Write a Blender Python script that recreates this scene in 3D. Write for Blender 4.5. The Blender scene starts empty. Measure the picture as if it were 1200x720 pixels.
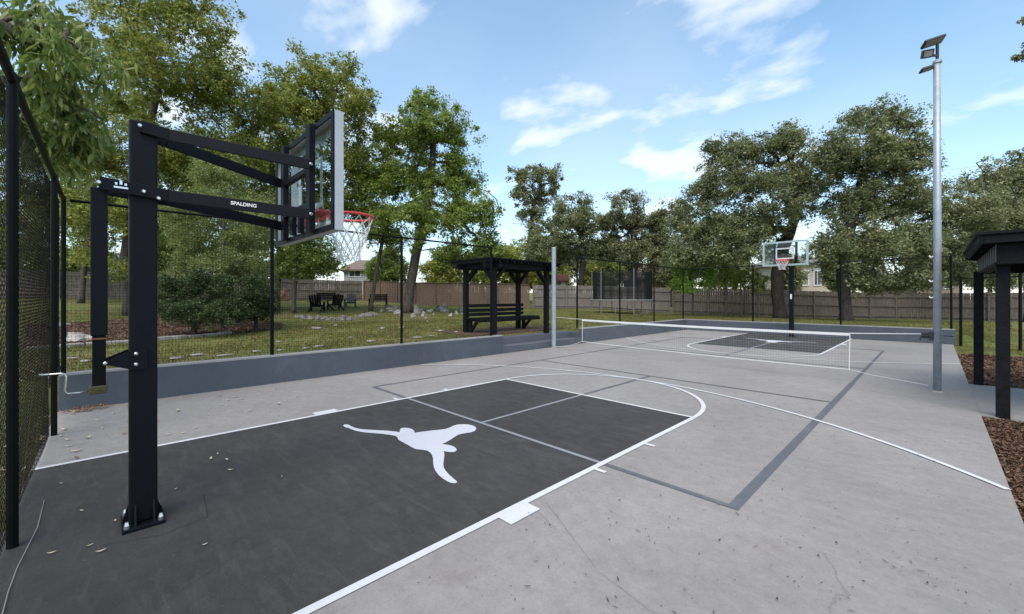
import bpy, bmesh, math, random
import numpy as np
from mathutils import Vector, Matrix, Euler
rad = math.radians
random.seed(7); RNG = np.random.default_rng(7)
S = bpy.context.scene
COL = S.collection

# ------------------------------------------------------------------ camera
CX, CY, CH, YAW, FPX, HOR = 4.098, -3.43, 1.623, -0.795, 485.872, 348.509
cd = bpy.data.cameras.new('camera'); cam = bpy.data.objects.new('camera', cd); COL.objects.link(cam)
cam.location = (CX, CY, CH); cam.rotation_euler = (rad(90), 0, -YAW)
cd.sensor_width = 36; cd.lens = FPX / 1200 * 36; cd.shift_y = -(360 - HOR) / 1200
cd.clip_start = 0.05; cd.clip_end = 2000
S.camera = cam

# ------------------------------------------------------------------ world and sun
SUN_EL, SUN_AZ = rad(58), rad(150)         # azimuth clockwise from +Y
w = bpy.data.worlds.new('World'); S.world = w; w.use_nodes = True
wt = w.node_tree; wt.nodes.clear()
def wn(t, **k):
    n = wt.nodes.new(t)
    for a, b in k.items(): setattr(n, a, b)
    return n
def wmath(op, a, b=None, clamp=False):
    n = wn('ShaderNodeMath', operation=op, use_clamp=clamp)
    for i, v in enumerate((a, b)):
        if v is None: continue
        if isinstance(v, (int, float)): n.inputs[i].default_value = v
        else: wt.links.new(v, n.inputs[i])
    return n.outputs[0]
sky = wn('ShaderNodeTexSky', sky_type='NISHITA'); sky.sun_disc = False
sky.sun_elevation = SUN_EL; sky.sun_rotation = SUN_AZ
sky.air_density = 1.0; sky.dust_density = 0.4; sky.ozone_density = 2.0
tc = wn('ShaderNodeTexCoord'); sep = wn('ShaderNodeSeparateXYZ'); wt.links.new(tc.outputs['Generated'], sep.inputs[0])
zz = wmath('ADD', wmath('MAXIMUM', sep.outputs[2], 0.0), 0.16)
cmb = wn('ShaderNodeCombineXYZ')
wt.links.new(wmath('DIVIDE', sep.outputs[0], zz), cmb.inputs[0]); wt.links.new(wmath('DIVIDE', sep.outputs[1], zz), cmb.inputs[1])
cmb.inputs[2].default_value = 3.7
mp = wn('ShaderNodeMapping'); wt.links.new(cmb.outputs[0], mp.inputs[0])
mp.inputs['Rotation'].default_value = (0, 0, rad(-20)); mp.inputs['Scale'].default_value = (1.0, 1.35, 1)
mp.inputs['Location'].default_value = (6.0, 1.0, 0)
n1 = wn('ShaderNodeTexNoise'); n1.inputs['Scale'].default_value = 2.3; n1.inputs['Detail'].default_value = 8; n1.inputs['Roughness'].default_value = 0.52; n1.inputs['Distortion'].default_value = 0.1
wt.links.new(mp.outputs[0], n1.inputs['Vector'])
cr = wn('ShaderNodeValToRGB'); cr.color_ramp.elements[0].position = 0.45; cr.color_ramp.elements[1].position = 0.70
cr.color_ramp.interpolation = 'EASE'
wt.links.new(n1.outputs[0], cr.inputs[0])
# thin veil near the horizon
veil = wmath('MULTIPLY', wmath('POWER', wmath('SUBTRACT', 1.0, wmath('MAXIMUM', sep.outputs[2], 0.0)), 5.0), 0.45)
n2 = wn('ShaderNodeTexNoise'); n2.inputs['Scale'].default_value = 0.6; n2.inputs['Detail'].default_value = 6; wt.links.new(mp.outputs[0], n2.inputs['Vector'])
fac = wmath('MAXIMUM', wmath('MULTIPLY', cr.outputs[0], 0.78), wmath('ADD', veil, wmath('MULTIPLY', wmath('SUBTRACT', n2.outputs[0], 0.3, True), 0.65)))
mixc = wn('ShaderNodeMixRGB'); wt.links.new(fac, mixc.inputs[0])
hsv = wn('ShaderNodeHueSaturation'); hsv.inputs['Saturation'].default_value = 1.1; hsv.inputs['Hue'].default_value = 0.486; hsv.inputs['Value'].default_value = 1.0
wt.links.new(sky.outputs[0], hsv.inputs['Color']); wt.links.new(hsv.outputs[0], mixc.inputs[1]); mixc.inputs[2].default_value = (4.3, 4.5, 4.75, 1)
bg = wn('ShaderNodeBackground'); bg.inputs[1].default_value = 0.15
wt.links.new(mixc.outputs[0], bg.inputs[0])
wo = wn('ShaderNodeOutputWorld'); wt.links.new(bg.outputs[0], wo.inputs[0])

sl = bpy.data.lights.new('sun', 'SUN'); sl.energy = 2.2; sl.angle = rad(50); sl.color = (1.0, 0.90, 0.77)
so = bpy.data.objects.new('sun', sl); COL.objects.link(so)
sd = Vector((math.sin(SUN_AZ) * math.cos(SUN_EL), math.cos(SUN_AZ) * math.cos(SUN_EL), math.sin(SUN_EL)))
so.rotation_euler = sd.to_track_quat('Z', 'Y').to_euler(); so.location = (0, 0, 30)

S.view_settings.view_transform = 'Standard'; S.view_settings.look = 'None'
S.view_settings.exposure = 0.84; S.view_settings.gamma = 1.0
S.render.engine = 'CYCLES'
S.cycles.max_bounces = 10; S.cycles.diffuse_bounces = 8; S.cycles.transmission_bounces = 8; S.cycles.transparent_max_bounces = 12
S.cycles.use_denoising = True

# ------------------------------------------------------------------ pixel helpers (1200x720 photo)
sY, cY = math.sin(YAW), math.cos(YAW)
def ray(px, py):
    a = (px - 600) / FPX
    return np.array([sY + a * cY, cY - a * sY, -(py - HOR) / FPX])
CAMP = np.array([CX, CY, CH])
def at(px, py, d): return CAMP + ray(px, py) * d
def gnd(px, py, z=0.0):
    r = ray(px, py); return CAMP + r * ((z - CH) / r[2])
def smooth(a, b, x):
    t = np.clip((x - a) / (b - a), 0, 1); return t * t * (3 - 2 * t)
def terr(x, y):
    """height of the lawn; the court lies at 0"""
    x = np.asarray(x, float); y = np.asarray(y, float)
    t = np.maximum(0, -4.8 - x)
    zl = 0.45 + 0.012 * t + 0.0006 * t * t
    zl = zl + 0.05 * np.sin(x * 0.55 + 1.0) * np.sin(y * 0.43) * smooth(1, 6, t)
    far = 0.45 - 0.42 * smooth(20, 38, y)
    zb = np.where(x < -4.8, zl, far)
    # beyond the far end, lawn at wall height falls to court level on the right
    right = -0.05 + 0.45 * smooth(19, 27, y) - 0.40 * smooth(27, 40, y)
    k = smooth(4.2, 6.2, x)
    zf = np.where(x < -4.8, zb, zb * (1 - k) + right * k)
    # behind the near end fence
    near = -0.05 + (zl + 0.05) * smooth(-3.6, -6.5, x) * smooth(-3.95, -5.5, y)
    near = near + 0.25 * smooth(-6, -14, y) * (1 - smooth(-2.4, -5.2, x))
    z = np.where(x < -4.7, zl - 0.35 * smooth(20, 40, y) * smooth(-14, -5, x),
        np.where(y > 17.4, zf, np.where(y < -3.92, near, np.where(x > 4.5, -0.05 + 0 * x, -0.2))))
    return np.where((x < -4.69) & (x > -5.35) & (y > 4.77) & (y < 8.54), -0.2, z)
def pix(px, py):
    """first point where the ray through a photo pixel meets the lawn"""
    r = ray(px, py); t = np.arange(2.0, 90, 0.05)
    P = CAMP[None] + r[None] * t[:, None]
    below = P[:, 2] < terr(P[:, 0], P[:, 1])
    below &= (P[:, 0] < -4.85) | (P[:, 1] > 17.5)
    i = int(np.argmax(below)) if below.any() else len(t) - 1
    p = P[i]; return np.array([p[0], p[1], float(terr(p[0], p[1]))])

# ------------------------------------------------------------------ materials
MATS = {}
def mat(name, col, rough=0.7, var=0.12, scale=8.0, bump=0.0, bscale=None, metal=0.0, spec=0.4, col2=None, stretch=(1, 1, 1), big=0.0, bigscale=0.4, detail=6):
    m = bpy.data.materials.new(name); m.use_nodes = True; MATS[name] = m
    t = m.node_tree; N = t.nodes; L = t.links; b = N['Principled BSDF']
    b.inputs['Roughness'].default_value = rough; b.inputs['Metallic'].default_value = metal
    b.inputs['Specular IOR Level'].default_value = spec
    tc = N.new('ShaderNodeTexCoord'); mp = N.new('ShaderNodeMapping'); mp.inputs['Scale'].default_value = stretch
    L.new(tc.outputs['Object'], mp.inputs[0])
    nz = N.new('ShaderNodeTexNoise'); nz.inputs['Scale'].default_value = scale; nz.inputs['Detail'].default_value = detail; nz.inputs['Roughness'].default_value = 0.6
    L.new(mp.outputs[0], nz.inputs['Vector'])
    r = N.new('ShaderNodeValToRGB'); r.color_ramp.elements[0].position = 0.3; r.color_ramp.elements[1].position = 0.7
    c = np.array(col); c2 = np.array(col2) if col2 is not None else c * (1 + var)
    c1 = c * (1 - var) if col2 is None else c
    r.color_ramp.elements[0].color = (*c1, 1); r.color_ramp.elements[1].color = (*c2, 1)
    L.new(nz.outputs[0], r.inputs[0]); out = r.outputs[0]
    if big:
        n2 = N.new('ShaderNodeTexNoise'); n2.inputs['Scale'].default_value = bigscale; n2.inputs['Detail'].default_value = 5
        L.new(tc.outputs['Object'], n2.inputs['Vector'])
        mr = N.new('ShaderNodeMapRange'); mr.inputs[1].default_value = 0.3; mr.inputs[2].default_value = 0.7
        mr.inputs[3].default_value = 1 - big; mr.inputs[4].default_value = 1 + big; L.new(n2.outputs[0], mr.inputs[0])
        mx = N.new('ShaderNodeMixRGB'); mx.blend_type = 'MULTIPLY'; mx.inputs[0].default_value = 1
        L.new(out, mx.inputs[1]); L.new(mr.outputs[0], mx.inputs[2]); out = mx.outputs[0]
    L.new(out, b.inputs['Base Color'])
    rr = N.new('ShaderNodeMapRange'); rr.inputs[3].default_value = max(0, rough - 0.1); rr.inputs[4].default_value = min(1, rough + 0.1)
    L.new(nz.outputs[0], rr.inputs[0]); L.new(rr.outputs[0], b.inputs['Roughness'])
    if bump:
        nb = N.new('ShaderNodeTexNoise'); nb.inputs['Scale'].default_value = bscale or scale * 3; nb.inputs['Detail'].default_value = 4
        L.new(mp.outputs[0], nb.inputs['Vector'])
        bp = N.new('ShaderNodeBump'); bp.inputs['Strength'].default_value = bump; bp.inputs['Distance'].default_value = 0.02
        L.new(nb.outputs[0], bp.inputs['Height']); L.new(bp.outputs[0], b.inputs['Normal'])
    return m

def surface_mat(name, col, stain=(0.2, 0.15, 0.1), stain_amt=0.3, rough=0.75, fine=0.08, big=0.1, speck=0.0, streak=0.0, streak_col=(0.6, 0.6, 0.62)):
    """painted concrete: fine grain, broad blotches, brown stains with their own shapes"""
    m = bpy.data.materials.new(name); m.use_nodes = True; MATS[name] = m
    t = m.node_tree; N = t.nodes; L = t.links; b = N['Principled BSDF']
    b.inputs['Specular IOR Level'].default_value = 0.3
    tc = N.new('ShaderNodeTexCoord')
    def noise(sc, det=6, ro=0.6, vec=None, dist=0.0):
        n = N.new('ShaderNodeTexNoise'); n.inputs['Scale'].default_value = sc; n.inputs['Detail'].default_value = det; n.inputs['Roughness'].default_value = ro
        n.inputs['Distortion'].default_value = dist
        L.new(vec or tc.outputs['Object'], n.inputs['Vector']); return n.outputs[0]
    def rng(v, a, bb, lo, hi):
        r = N.new('ShaderNodeMapRange'); r.inputs[1].default_value = a; r.inputs[2].default_value = bb; r.inputs[3].default_value = lo; r.inputs[4].default_value = hi
        L.new(v, r.inputs[0]); return r.outputs[0]
    def mul(a, v):
        x = N.new('ShaderNodeMixRGB'); x.blend_type = 'MULTIPLY'; x.inputs[0].default_value = 1
        L.new(a, x.inputs[1]); L.new(v, x.inputs[2]); return x.outputs[0]
    def mix(a, fac, col):
        x = N.new('ShaderNodeMixRGB'); L.new(fac, x.inputs[0]); L.new(a, x.inputs[1]); x.inputs[2].default_value = (*col, 1); return x.outputs[0]
    rgb = N.new('ShaderNodeRGB'); rgb.outputs[0].default_value = (*col, 1)
    o = mul(rgb.outputs[0], rng(noise(120, 3), 0.3, 0.7, 1 - fine, 1 + fine))
    o = mul(o, rng(noise(9, 6), 0.3, 0.7, 1 - fine, 1 + fine))
    o = mul(o, rng(noise(0.55, 6, 0.62), 0.3, 0.7, 1 - big, 1 + big))
    o = mul(o, rng(noise(34, 5, 0.7), 0.3, 0.7, 1 - fine, 1 + fine))
    o = mix(o, rng(noise(1.9, 8, 0.66, dist=0.5), 0.56, 0.78, 0, stain_amt), stain)
    o = mix(o, rng(noise(5.5, 7, 0.7), 0.68, 0.8, 0, stain_amt), stain)
    if streak:
        mp = N.new('ShaderNodeMapping'); mp.inputs['Scale'].default_value = (0.7, 3.2, 1); mp.inputs['Rotation'].default_value = (0, 0, 0.5)
        L.new(tc.outputs['Object'], mp.inputs[0])
        o = mix(o, rng(noise(3.0, 9, 0.72, mp.outputs[0], 0.8), 0.50, 0.8, 0, streak), streak_col)
    if speck:
        o = mix(o, rng(noise(60, 2, 0.5), 0.72, 0.76, 0, speck), (0.5, 0.48, 0.45))
    L.new(o, b.inputs['Base Color'])
    L.new(rng(noise(3, 6), 0.3, 0.7, rough - 0.12, min(1, rough + 0.1)), b.inputs['Roughness'])
    bp = N.new('ShaderNodeBump'); bp.inputs['Strength'].default_value = 0.25; bp.inputs['Distance'].default_value = 0.004
    L.new(noise(160, 3), bp.inputs['Height']); L.new(bp.outputs[0], b.inputs['Normal'])
    return m

surface_mat('court_grey', (0.248, 0.231, 0.220), stain=(0.165, 0.122, 0.092), stain_amt=0.42, fine=0.10, big=0.13, streak=0.45, streak_col=(0.295, 0.283, 0.275))
surface_mat('court_dark', (0.044, 0.041, 0.040), stain=(0.10, 0.095, 0.095), stain_amt=0.35, fine=0.12, big=0.22, streak=0.5, streak_col=(0.105, 0.099, 0.097), speck=0.22, rough=0.7)
surface_mat('line_white', (0.56, 0.56, 0.57), stain=(0.36, 0.34, 0.32), stain_amt=0.4, fine=0.05, big=0.05)
surface_mat('line_slate', (0.105, 0.108, 0.124), stain=(0.25, 0.24, 0.24), stain_amt=0.4, fine=0.06, big=0.1)
surface_mat('line_pale', (0.235, 0.24, 0.26), stain=(0.12, 0.12, 0.12), stain_amt=0.35, fine=0.05, big=0.1)
surface_mat('logo_paint', (0.52, 0.52, 0.56), stain=(0.5, 0.5, 0.5), stain_amt=0.12, fine=0.02, big=0.03)
surface_mat('wall_paint', (0.078, 0.089, 0.110), stain=(0.16, 0.165, 0.18), stain_amt=0.35, fine=0.05, big=0.12)
surface_mat('wall_cap', (0.30, 0.29, 0.28), stain=(0.2, 0.17, 0.14), stain_amt=0.35, fine=0.08, big=0.12)
surface_mat('step_paint', (0.105, 0.112, 0.132), stain=(0.12, 0.1, 0.09), stain_amt=0.5, fine=0.06, big=0.15)
mat('crack', (0.155, 0.14, 0.125), 0.9)
mat('black_powder', (0.0055, 0.006, 0.010), 0.5, 0.15, 30, 0.05, spec=0.16)
mat('fence_black', (0.004, 0.0045, 0.005), 0.5, 0.2, 20, spec=0.14)
mat('mesh_black', (0.006, 0.006, 0.006), 0.7, 0.2, 20, spec=0.1)
mat('chain_wire', (0.014, 0.012, 0.011), 0.6, 0.3, 40, spec=0.15)
mat('galvanised', (0.33, 0.37, 0.41), 0.5, 0.14, 14, 0.04, metal=0.35, big=0.12, bigscale=2.0)
mat('chrome', (0.75, 0.75, 0.75), 0.25, 0.05, 20, metal=0.9)
mat('alu_frame', (0.48, 0.48, 0.50), 0.45, 0.06, 15, metal=0.3)
mat('pale_frame', (0.36, 0.44, 0.45), 0.45, 0.05, 15)
mat('white_cord', (0.75, 0.74, 0.73), 0.8, 0.08, 60)
mat('white_plastic', (0.8, 0.8, 0.8), 0.5, 0.05)
mat('tape_white', (0.66, 0.66, 0.66), 0.7, 0.06, 5)
mat('rim_red', (0.62, 0.055, 0.05), 0.42, 0.1, 20)
mat('rust_band', (0.22, 0.09, 0.05), 0.7, 0.2, 30)
mat('brass_dark', (0.09, 0.075, 0.04), 0.5, 0.3, 30, metal=0.4)
mat('black_wood', (0.007, 0.007, 0.009), 0.65, 0.45, 12, 0.25, 40, spec=0.15)
mat('grey_slat', (0.15, 0.15, 0.155), 0.65, 0.2, 12)
mat('lamp_face', (0.30, 0.28, 0.26), 0.35, 0.1, 30)
mat('lamp_body', (0.03, 0.03, 0.035), 0.5, 0.1, 30)
mat('fence_wood', (0.165, 0.138, 0.116), 0.9, 0.35, 3, 0.3, 20, stretch=(6, 6, 0.7), big=0.3, bigscale=0.25)
mat('fence_wood_red', (0.165, 0.115, 0.086), 0.9, 0.3, 3, 0.3, 20, stretch=(6, 6, 0.7), big=0.25, bigscale=0.25)
mat('fence_wood_grey', (0.180, 0.160, 0.146), 0.9, 0.3, 3, 0.3, 20, stretch=(6, 6, 0.7), big=0.25, bigscale=0.25)
mat('stone_pale', (0.19, 0.175, 0.155), 0.9, 0.0, 5, 0.5, 9, col2=(0.42, 0.40, 0.37))
mat('stone_grey', (0.07, 0.062, 0.055), 0.9, 0.0, 5, 0.8, 9, col2=(0.28, 0.265, 0.24))
mat('mulch', (0.045, 0.026, 0.020), 0.95, 0.0, 22, 0.9, 40, col2=(0.15, 0.088, 0.065), big=0.2, bigscale=1.0)
mat('bark', (0.050, 0.040, 0.033), 0.95, 0.0, 6, 0.9, 14, col2=(0.14, 0.12, 0.10), stretch=(2, 2, 0.5))
mat('bark_dark', (0.022, 0.018, 0.015), 0.95, 0.0, 6, 0.9, 14, col2=(0.075, 0.064, 0.055), stretch=(2, 2, 0.5))
mat('leaf_litter_dark', (0.045, 0.030, 0.020), 0.9, 0.5, 40)
mat('leaf_litter_pale', (0.48, 0.40, 0.27), 0.85, 0.25, 40)
mat('leaf_litter_tan', (0.26, 0.15, 0.06), 0.85, 0.35, 40)
mat('tramp_pad', (0.20, 0.21, 0.22), 0.7)
mat('tramp_black', (0.012, 0.013, 0.016), 0.8)
mat('house_white', (0.42, 0.43, 0.44), 0.8, 0.06, 3, big=0.06)
mat('house_beige', (0.50, 0.43, 0.35), 0.85, 0.06, 3, big=0.06)
mat('house_tan', (0.28, 0.21, 0.17), 0.9, 0.2, 10, 0.2)
mat('roof_brown', (0.20, 0.15, 0.12), 0.95, 0.25, 14, 0.4)
mat('roof_grey', (0.20, 0.19, 0.185), 0.95, 0.2, 14, 0.4)
mat('roof_red', (0.13, 0.050, 0.030), 0.9, 0.2, 10)
mat('trim_white', (0.75, 0.75, 0.74), 0.6, 0.03)
mat('clay', (0.42, 0.20, 0.12), 0.9, 0.2, 6)
mat('chair_black', (0.005, 0.005, 0.006), 0.6, 0.2, 20, spec=0.1)
mat('chair_slate', (0.045, 0.05, 0.06), 0.6, 0.2, 20)
mat('cable_white', (0.32, 0.31, 0.29), 0.6, 0.1)
mat('wire_grey', (0.25, 0.25, 0.26), 0.6, 0.1)

def grass_ground():
    m = bpy.data.materials.new('lawn'); m.use_nodes = True; MATS['lawn'] = m
    t = m.node_tree; N = t.nodes; L = t.links; b = N['Principled BSDF']; b.inputs['Roughness'].default_value = 0.95; b.inputs['Specular IOR Level'].default_value = 0.1
    tc = N.new('ShaderNodeTexCoord')
    def nz(s, d=6, ro=0.62):
        n = N.new('ShaderNodeTexNoise'); n.inputs['Scale'].default_value = s; n.inputs['Detail'].default_value = d; n.inputs['Roughness'].default_value = ro
        L.new(tc.outputs['Object'], n.inputs['Vector']); return n.outputs[0]
    r = N.new('ShaderNodeValToRGB'); e = r.color_ramp.elements
    e[0].position = 0.28; e[0].color = (0.135, 0.095, 0.055, 1); e[1].position = 0.74; e[1].color = (0.095, 0.130, 0.032, 1)
    x = e.new(0.42); x.color = (0.165, 0.150, 0.060, 1); x = e.new(0.52); x.color = (0.140, 0.155, 0.048, 1); x = e.new(0.62); x.color = (0.120, 0.145, 0.040, 1)
    L.new(nz(0.45, 8, 0.7), r.inputs[0])
    r2 = N.new('ShaderNodeMapRange'); r2.inputs[1].default_value = 0.3; r2.inputs[2].default_value = 0.7; r2.inputs[3].default_value = 0.55; r2.inputs[4].default_value = 1.35
    L.new(nz(14, 6, 0.7), r2.inputs[0])
    mx = N.new('ShaderNodeMixRGB'); mx.blend_type = 'MULTIPLY'; mx.inputs[0].default_value = 1; L.new(r.outputs[0], mx.inputs[1]); L.new(r2.outputs[0], mx.inputs[2])
    L.new(mx.outputs[0], b.inputs['Base Color'])
    bp = N.new('ShaderNodeBump'); bp.inputs['Strength'].default_value = 0.6; bp.inputs['Distance'].default_value = 0.03; L.new(nz(40, 4), bp.inputs['Height']); L.new(bp.outputs[0], b.inputs['Normal'])
grass_ground()

def leaf_mat(name, cols, transl=0.45, rough=0.55, accent=None, spec=0.25, gain=2.5):
    """cols: dark to light; colour drawn per leaf, drifting over the crown"""
    cols = [(c[0] * gain * 1.06, c[1] * gain, c[2] * gain * 0.9) for c in cols]
    m = bpy.data.materials.new(name); m.use_nodes = True; MATS[name] = m
    t = m.node_tree; N = t.nodes; L = t.links; b = N['Principled BSDF']; out = N['Material Output']
    b.inputs['Roughness'].default_value = rough; b.inputs['Specular IOR Level'].default_value = spec
    g = N.new('ShaderNodeNewGeometry'); tc = N.new('ShaderNodeTexCoord')
    nz = N.new('ShaderNodeTexNoise'); nz.inputs['Scale'].default_value = 0.55; nz.inputs['Detail'].default_value = 3
    L.new(tc.outputs['Object'], nz.inputs['Vector'])
    a = N.new('ShaderNodeMath'); a.operation = 'MULTIPLY_ADD'; a.inputs[1].default_value = 0.55; L.new(g.outputs['Random Per Island'], a.inputs[0])
    s = N.new('ShaderNodeMath'); s.operation = 'MULTIPLY'; s.inputs[1].default_value = 0.5; L.new(nz.outputs[0], s.inputs[0]); L.new(s.outputs[0], a.inputs[2])
    r = N.new('ShaderNodeValToRGB'); L.new(a.outputs[0], r.inputs[0])
    e = r.color_ramp.elements; n = len(cols)
    e[0].position = 0.15; e[0].color = (*cols[0], 1); e[1].position = 0.85; e[1].color = (*cols[-1], 1)
    for i in range(1, n - 1):
        x = e.new(0.15 + 0.7 * i / (n - 1)); x.color = (*cols[i], 1)
    if accent:
        x = e.new(0.93); x.color = (*cols[-1], 1); x = e.new(0.965); x.color = (*accent, 1)
    L.new(r.outputs[0], b.inputs['Base Color'])
    tr = N.new('ShaderNodeBsdfTranslucent'); L.new(r.outputs[0], tr.inputs[0])
    ms = N.new('ShaderNodeMixShader'); ms.inputs[0].default_value = transl
    L.new(b.outputs[0], ms.inputs[1]); L.new(tr.outputs[0], ms.inputs[2]); L.new(ms.outputs[0], out.inputs[0])
    return m
leaf_mat('leaf_elm', [(0.028, 0.040, 0.011), (0.064, 0.082, 0.019), (0.115, 0.132, 0.032), (0.19, 0.195, 0.070)])
leaf_mat('leaf_elm_green', [(0.026, 0.042, 0.011), (0.056, 0.086, 0.020), (0.096, 0.132, 0.032), (0.155, 0.19, 0.06)])
leaf_mat('leaf_oak', [(0.022, 0.030, 0.014), (0.050, 0.063, 0.030), (0.090, 0.105, 0.055), (0.17, 0.172, 0.105)], 0.4, 0.55, gain=2.65)
leaf_mat('leaf_oak_pale', [(0.032, 0.040, 0.020), (0.070, 0.082, 0.042), (0.12, 0.132, 0.075), (0.20, 0.205, 0.12)], 0.4, 0.55, gain=2.25)
leaf_mat('leaf_juniper', [(0.026, 0.040, 0.013), (0.058, 0.078, 0.027), (0.098, 0.122, 0.045), (0.15, 0.175, 0.078)], 0.25, 0.7)
leaf_mat('leaf_shrub', [(0.012, 0.022, 0.009), (0.022, 0.042, 0.014), (0.038, 0.066, 0.024), (0.06, 0.085, 0.034)], 0.2, 0.5, gain=1.5)
leaf_mat('leaf_bright', [(0.045, 0.085, 0.014), (0.085, 0.15, 0.022), (0.13, 0.21, 0.035), (0.2, 0.28, 0.07)], 0.4)
leaf_mat('leaf_yellow', [(0.050, 0.062, 0.016), (0.095, 0.115, 0.026), (0.15, 0.17, 0.04), (0.2, 0.2, 0.07)], 0.4)
leaf_mat('leaf_large', [(0.030, 0.055, 0.013), (0.060, 0.098, 0.022), (0.105, 0.14, 0.034), (0.17, 0.19, 0.07)], 0.5, 0.45, accent=(0.42, 0.25, 0.03), spec=0.4, gain=1.9)
leaf_mat('blade', [(0.085, 0.066, 0.030), (0.080, 0.100, 0.026), (0.12, 0.125, 0.042), (0.22, 0.18, 0.09)], 0.3, 0.8, gain=1.35)
leaf_mat('chip', [(0.036, 0.020, 0.015), (0.078, 0.045, 0.032), (0.125, 0.077, 0.055), (0.20, 0.14, 0.105)], 0.0, 0.95, gain=1.15)

def glass_mat():
    m = bpy.data.materials.new('board_glass'); m.use_nodes = True; MATS['board_glass'] = m
    t = m.node_tree; N = t.nodes; L = t.links; N.remove(N['Principled BSDF']); out = N['Material Output']
    tr = N.new('ShaderNodeBsdfTransparent'); tr.inputs[0].default_value = (0.86, 0.91, 0.89, 1)
    gl = N.new('ShaderNodeBsdfGlossy'); gl.inputs['Roughness'].default_value = 0.03; gl.inputs[0].default_value = (1, 1, 1, 1)
    fr = N.new('ShaderNodeFresnel'); fr.inputs[0].default_value = 1.5
    mx = N.new('ShaderNodeMixShader'); ge = N.new('ShaderNodeNewGeometry'); iv = N.new('ShaderNodeMath'); iv.operation = 'SUBTRACT'; iv.inputs[0].default_value = 1; L.new(ge.outputs['Backfacing'], iv.inputs[1])
    ml = N.new('ShaderNodeMath'); ml.operation = 'MULTIPLY'; L.new(iv.outputs[0], ml.inputs[0]); L.new(fr.outputs[0], ml.inputs[1]); L.new(ml.outputs[0], mx.inputs[0]); L.new(tr.outputs[0], mx.inputs[1]); L.new(gl.outputs[0], mx.inputs[2]); L.new(mx.outputs[0], out.inputs[0])
glass_mat()
def window_mat():
    mat('window_glass', (0.02, 0.028, 0.032), 0.12, 0.1, 3, spec=0.8)
    mat('window_pale', (0.16, 0.22, 0.22), 0.12, 0.1, 3, spec=0.8)
window_mat()

# ------------------------------------------------------------------ mesh helpers
class MB:
    def __init__(s): s.v = []; s.f = []
    def add(s, vs, fs):
        o = len(s.v); s.v.extend([tuple(map(float, p)) for p in vs]); s.f.extend([tuple(i + o for i in f) for f in fs]); return s
    def box(s, c, size, rot=None):
        hx, hy, hz = (k / 2 for k in size)
        vs = [Vector((x, y, z)) for x in (-hx, hx) for y in (-hy, hy) for z in (-hz, hz)]
        M = rot if rot is not None else Matrix.Identity(3)
        vs = [M @ v + Vector(c) for v in vs]
        return s.add(vs, [(0, 1, 3, 2), (4, 6, 7, 5), (0, 4, 5, 1), (2, 3, 7, 6), (0, 2, 6, 4), (1, 5, 7, 3)])
    def bb(s, x0, x1, y0, y1, z0, z1):
        return s.box(((x0 + x1) / 2, (y0 + y1) / 2, (z0 + z1) / 2), (x1 - x0, y1 - y0, z1 - z0))
    def beam(s, a, b, wd, ht, up=(0, 0, 1)):
        a = Vector(a); b = Vector(b); d = (b - a); L = d.length; d.normalize()
        u = Vector(up); side = d.cross(u); side.normalize(); u2 = side.cross(d)
        M = Matrix((d, side, u2)).transposed()
        return s.box((a + b) / 2, (L, wd, ht), M)
    def tube(s, pts, r, n=8, cap=True):
        P = [Vector(p) for p in pts]; R = r if hasattr(r, '__len__') else [r] * len(P)
        rings = []; u = None
        for i, p in enumerate(P):
            d = (P[min(i + 1, len(P) - 1)] - P[max(i - 1, 0)])
            if d.length < 1e-9: d = Vector((0, 0, 1))
            d.normalize()
            if u is None: u = d.orthogonal().normalized()
            else:
                u = u - d * u.dot(d)
                u = u.normalized() if u.length > 1e-6 else d.orthogonal().normalized()
            v = d.cross(u)
            rings.append([p + (u * math.cos(2 * math.pi * k / n) + v * math.sin(2 * math.pi * k / n)) * R[i] for k in range(n)])
        o = len(s.v)
        for rg in rings: s.v.extend([tuple(q) for q in rg])
        for i in range(len(P) - 1):
            for k in range(n):
                s.f.append((o + i * n + k, o + i * n + (k + 1) % n, o + (i + 1) * n + (k + 1) % n, o + (i + 1) * n + k))
        if cap:
            s.f.append(tuple(o + k for k in reversed(range(n)))); s.f.append(tuple(o + (len(P) - 1) * n + k for k in range(n)))
        return s
    def poly(s, pts, z0, z1):
        n = len(pts); o = len(s.v)
        s.v.extend([(float(p[0]), float(p[1]), z1) for p in pts]); s.v.extend([(float(p[0]), float(p[1]), z0) for p in pts])
        s.f.append(tuple(o + i for i in range(n))); s.f.append(tuple(o + n + i for i in reversed(range(n))))
        for i in range(n): s.f.append((o + (i + 1) % n, o + i, o + n + i, o + n + (i + 1) % n))
        return s
    def extr(s, pts, vec):
        """closed planar outline of 3-D points, given a thickness vector"""
        n = len(pts); o = len(s.v); V = Vector(vec)
        s.v.extend([tuple(map(float, p)) for p in pts]); s.v.extend([tuple(Vector(p) + V) for p in pts])
        s.f.append(tuple(o + i for i in reversed(range(n)))); s.f.append(tuple(o + n + i for i in range(n)))
        for i in range(n): s.f.append((o + i, o + (i + 1) % n, o + n + (i + 1) % n, o + n + i))
        return s
    def build(s, name, m, parent=None, bevel=0.0, smooth=False, fix=True):
        me = bpy.data.meshes.new(name); me.from_pydata(s.v, [], s.f)
        if fix:
            bm = bmesh.new(); bm.from_mesh(me); bmesh.ops.recalc_face_normals(bm, faces=bm.faces)
            if bevel: 
                try: bmesh.ops.bevel(bm, geom=list(bm.edges), offset=bevel, segments=2, affect='EDGES', profile=0.6, clamp_overlap=True)
                except Exception: pass
            bm.to_mesh(me); bm.free()
        if smooth: me.polygons.foreach_set('use_smooth', [True] * len(me.polygons))
        me.materials.append(MATS[m] if isinstance(m, str) else m)
        return link(name, me, parent)
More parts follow.
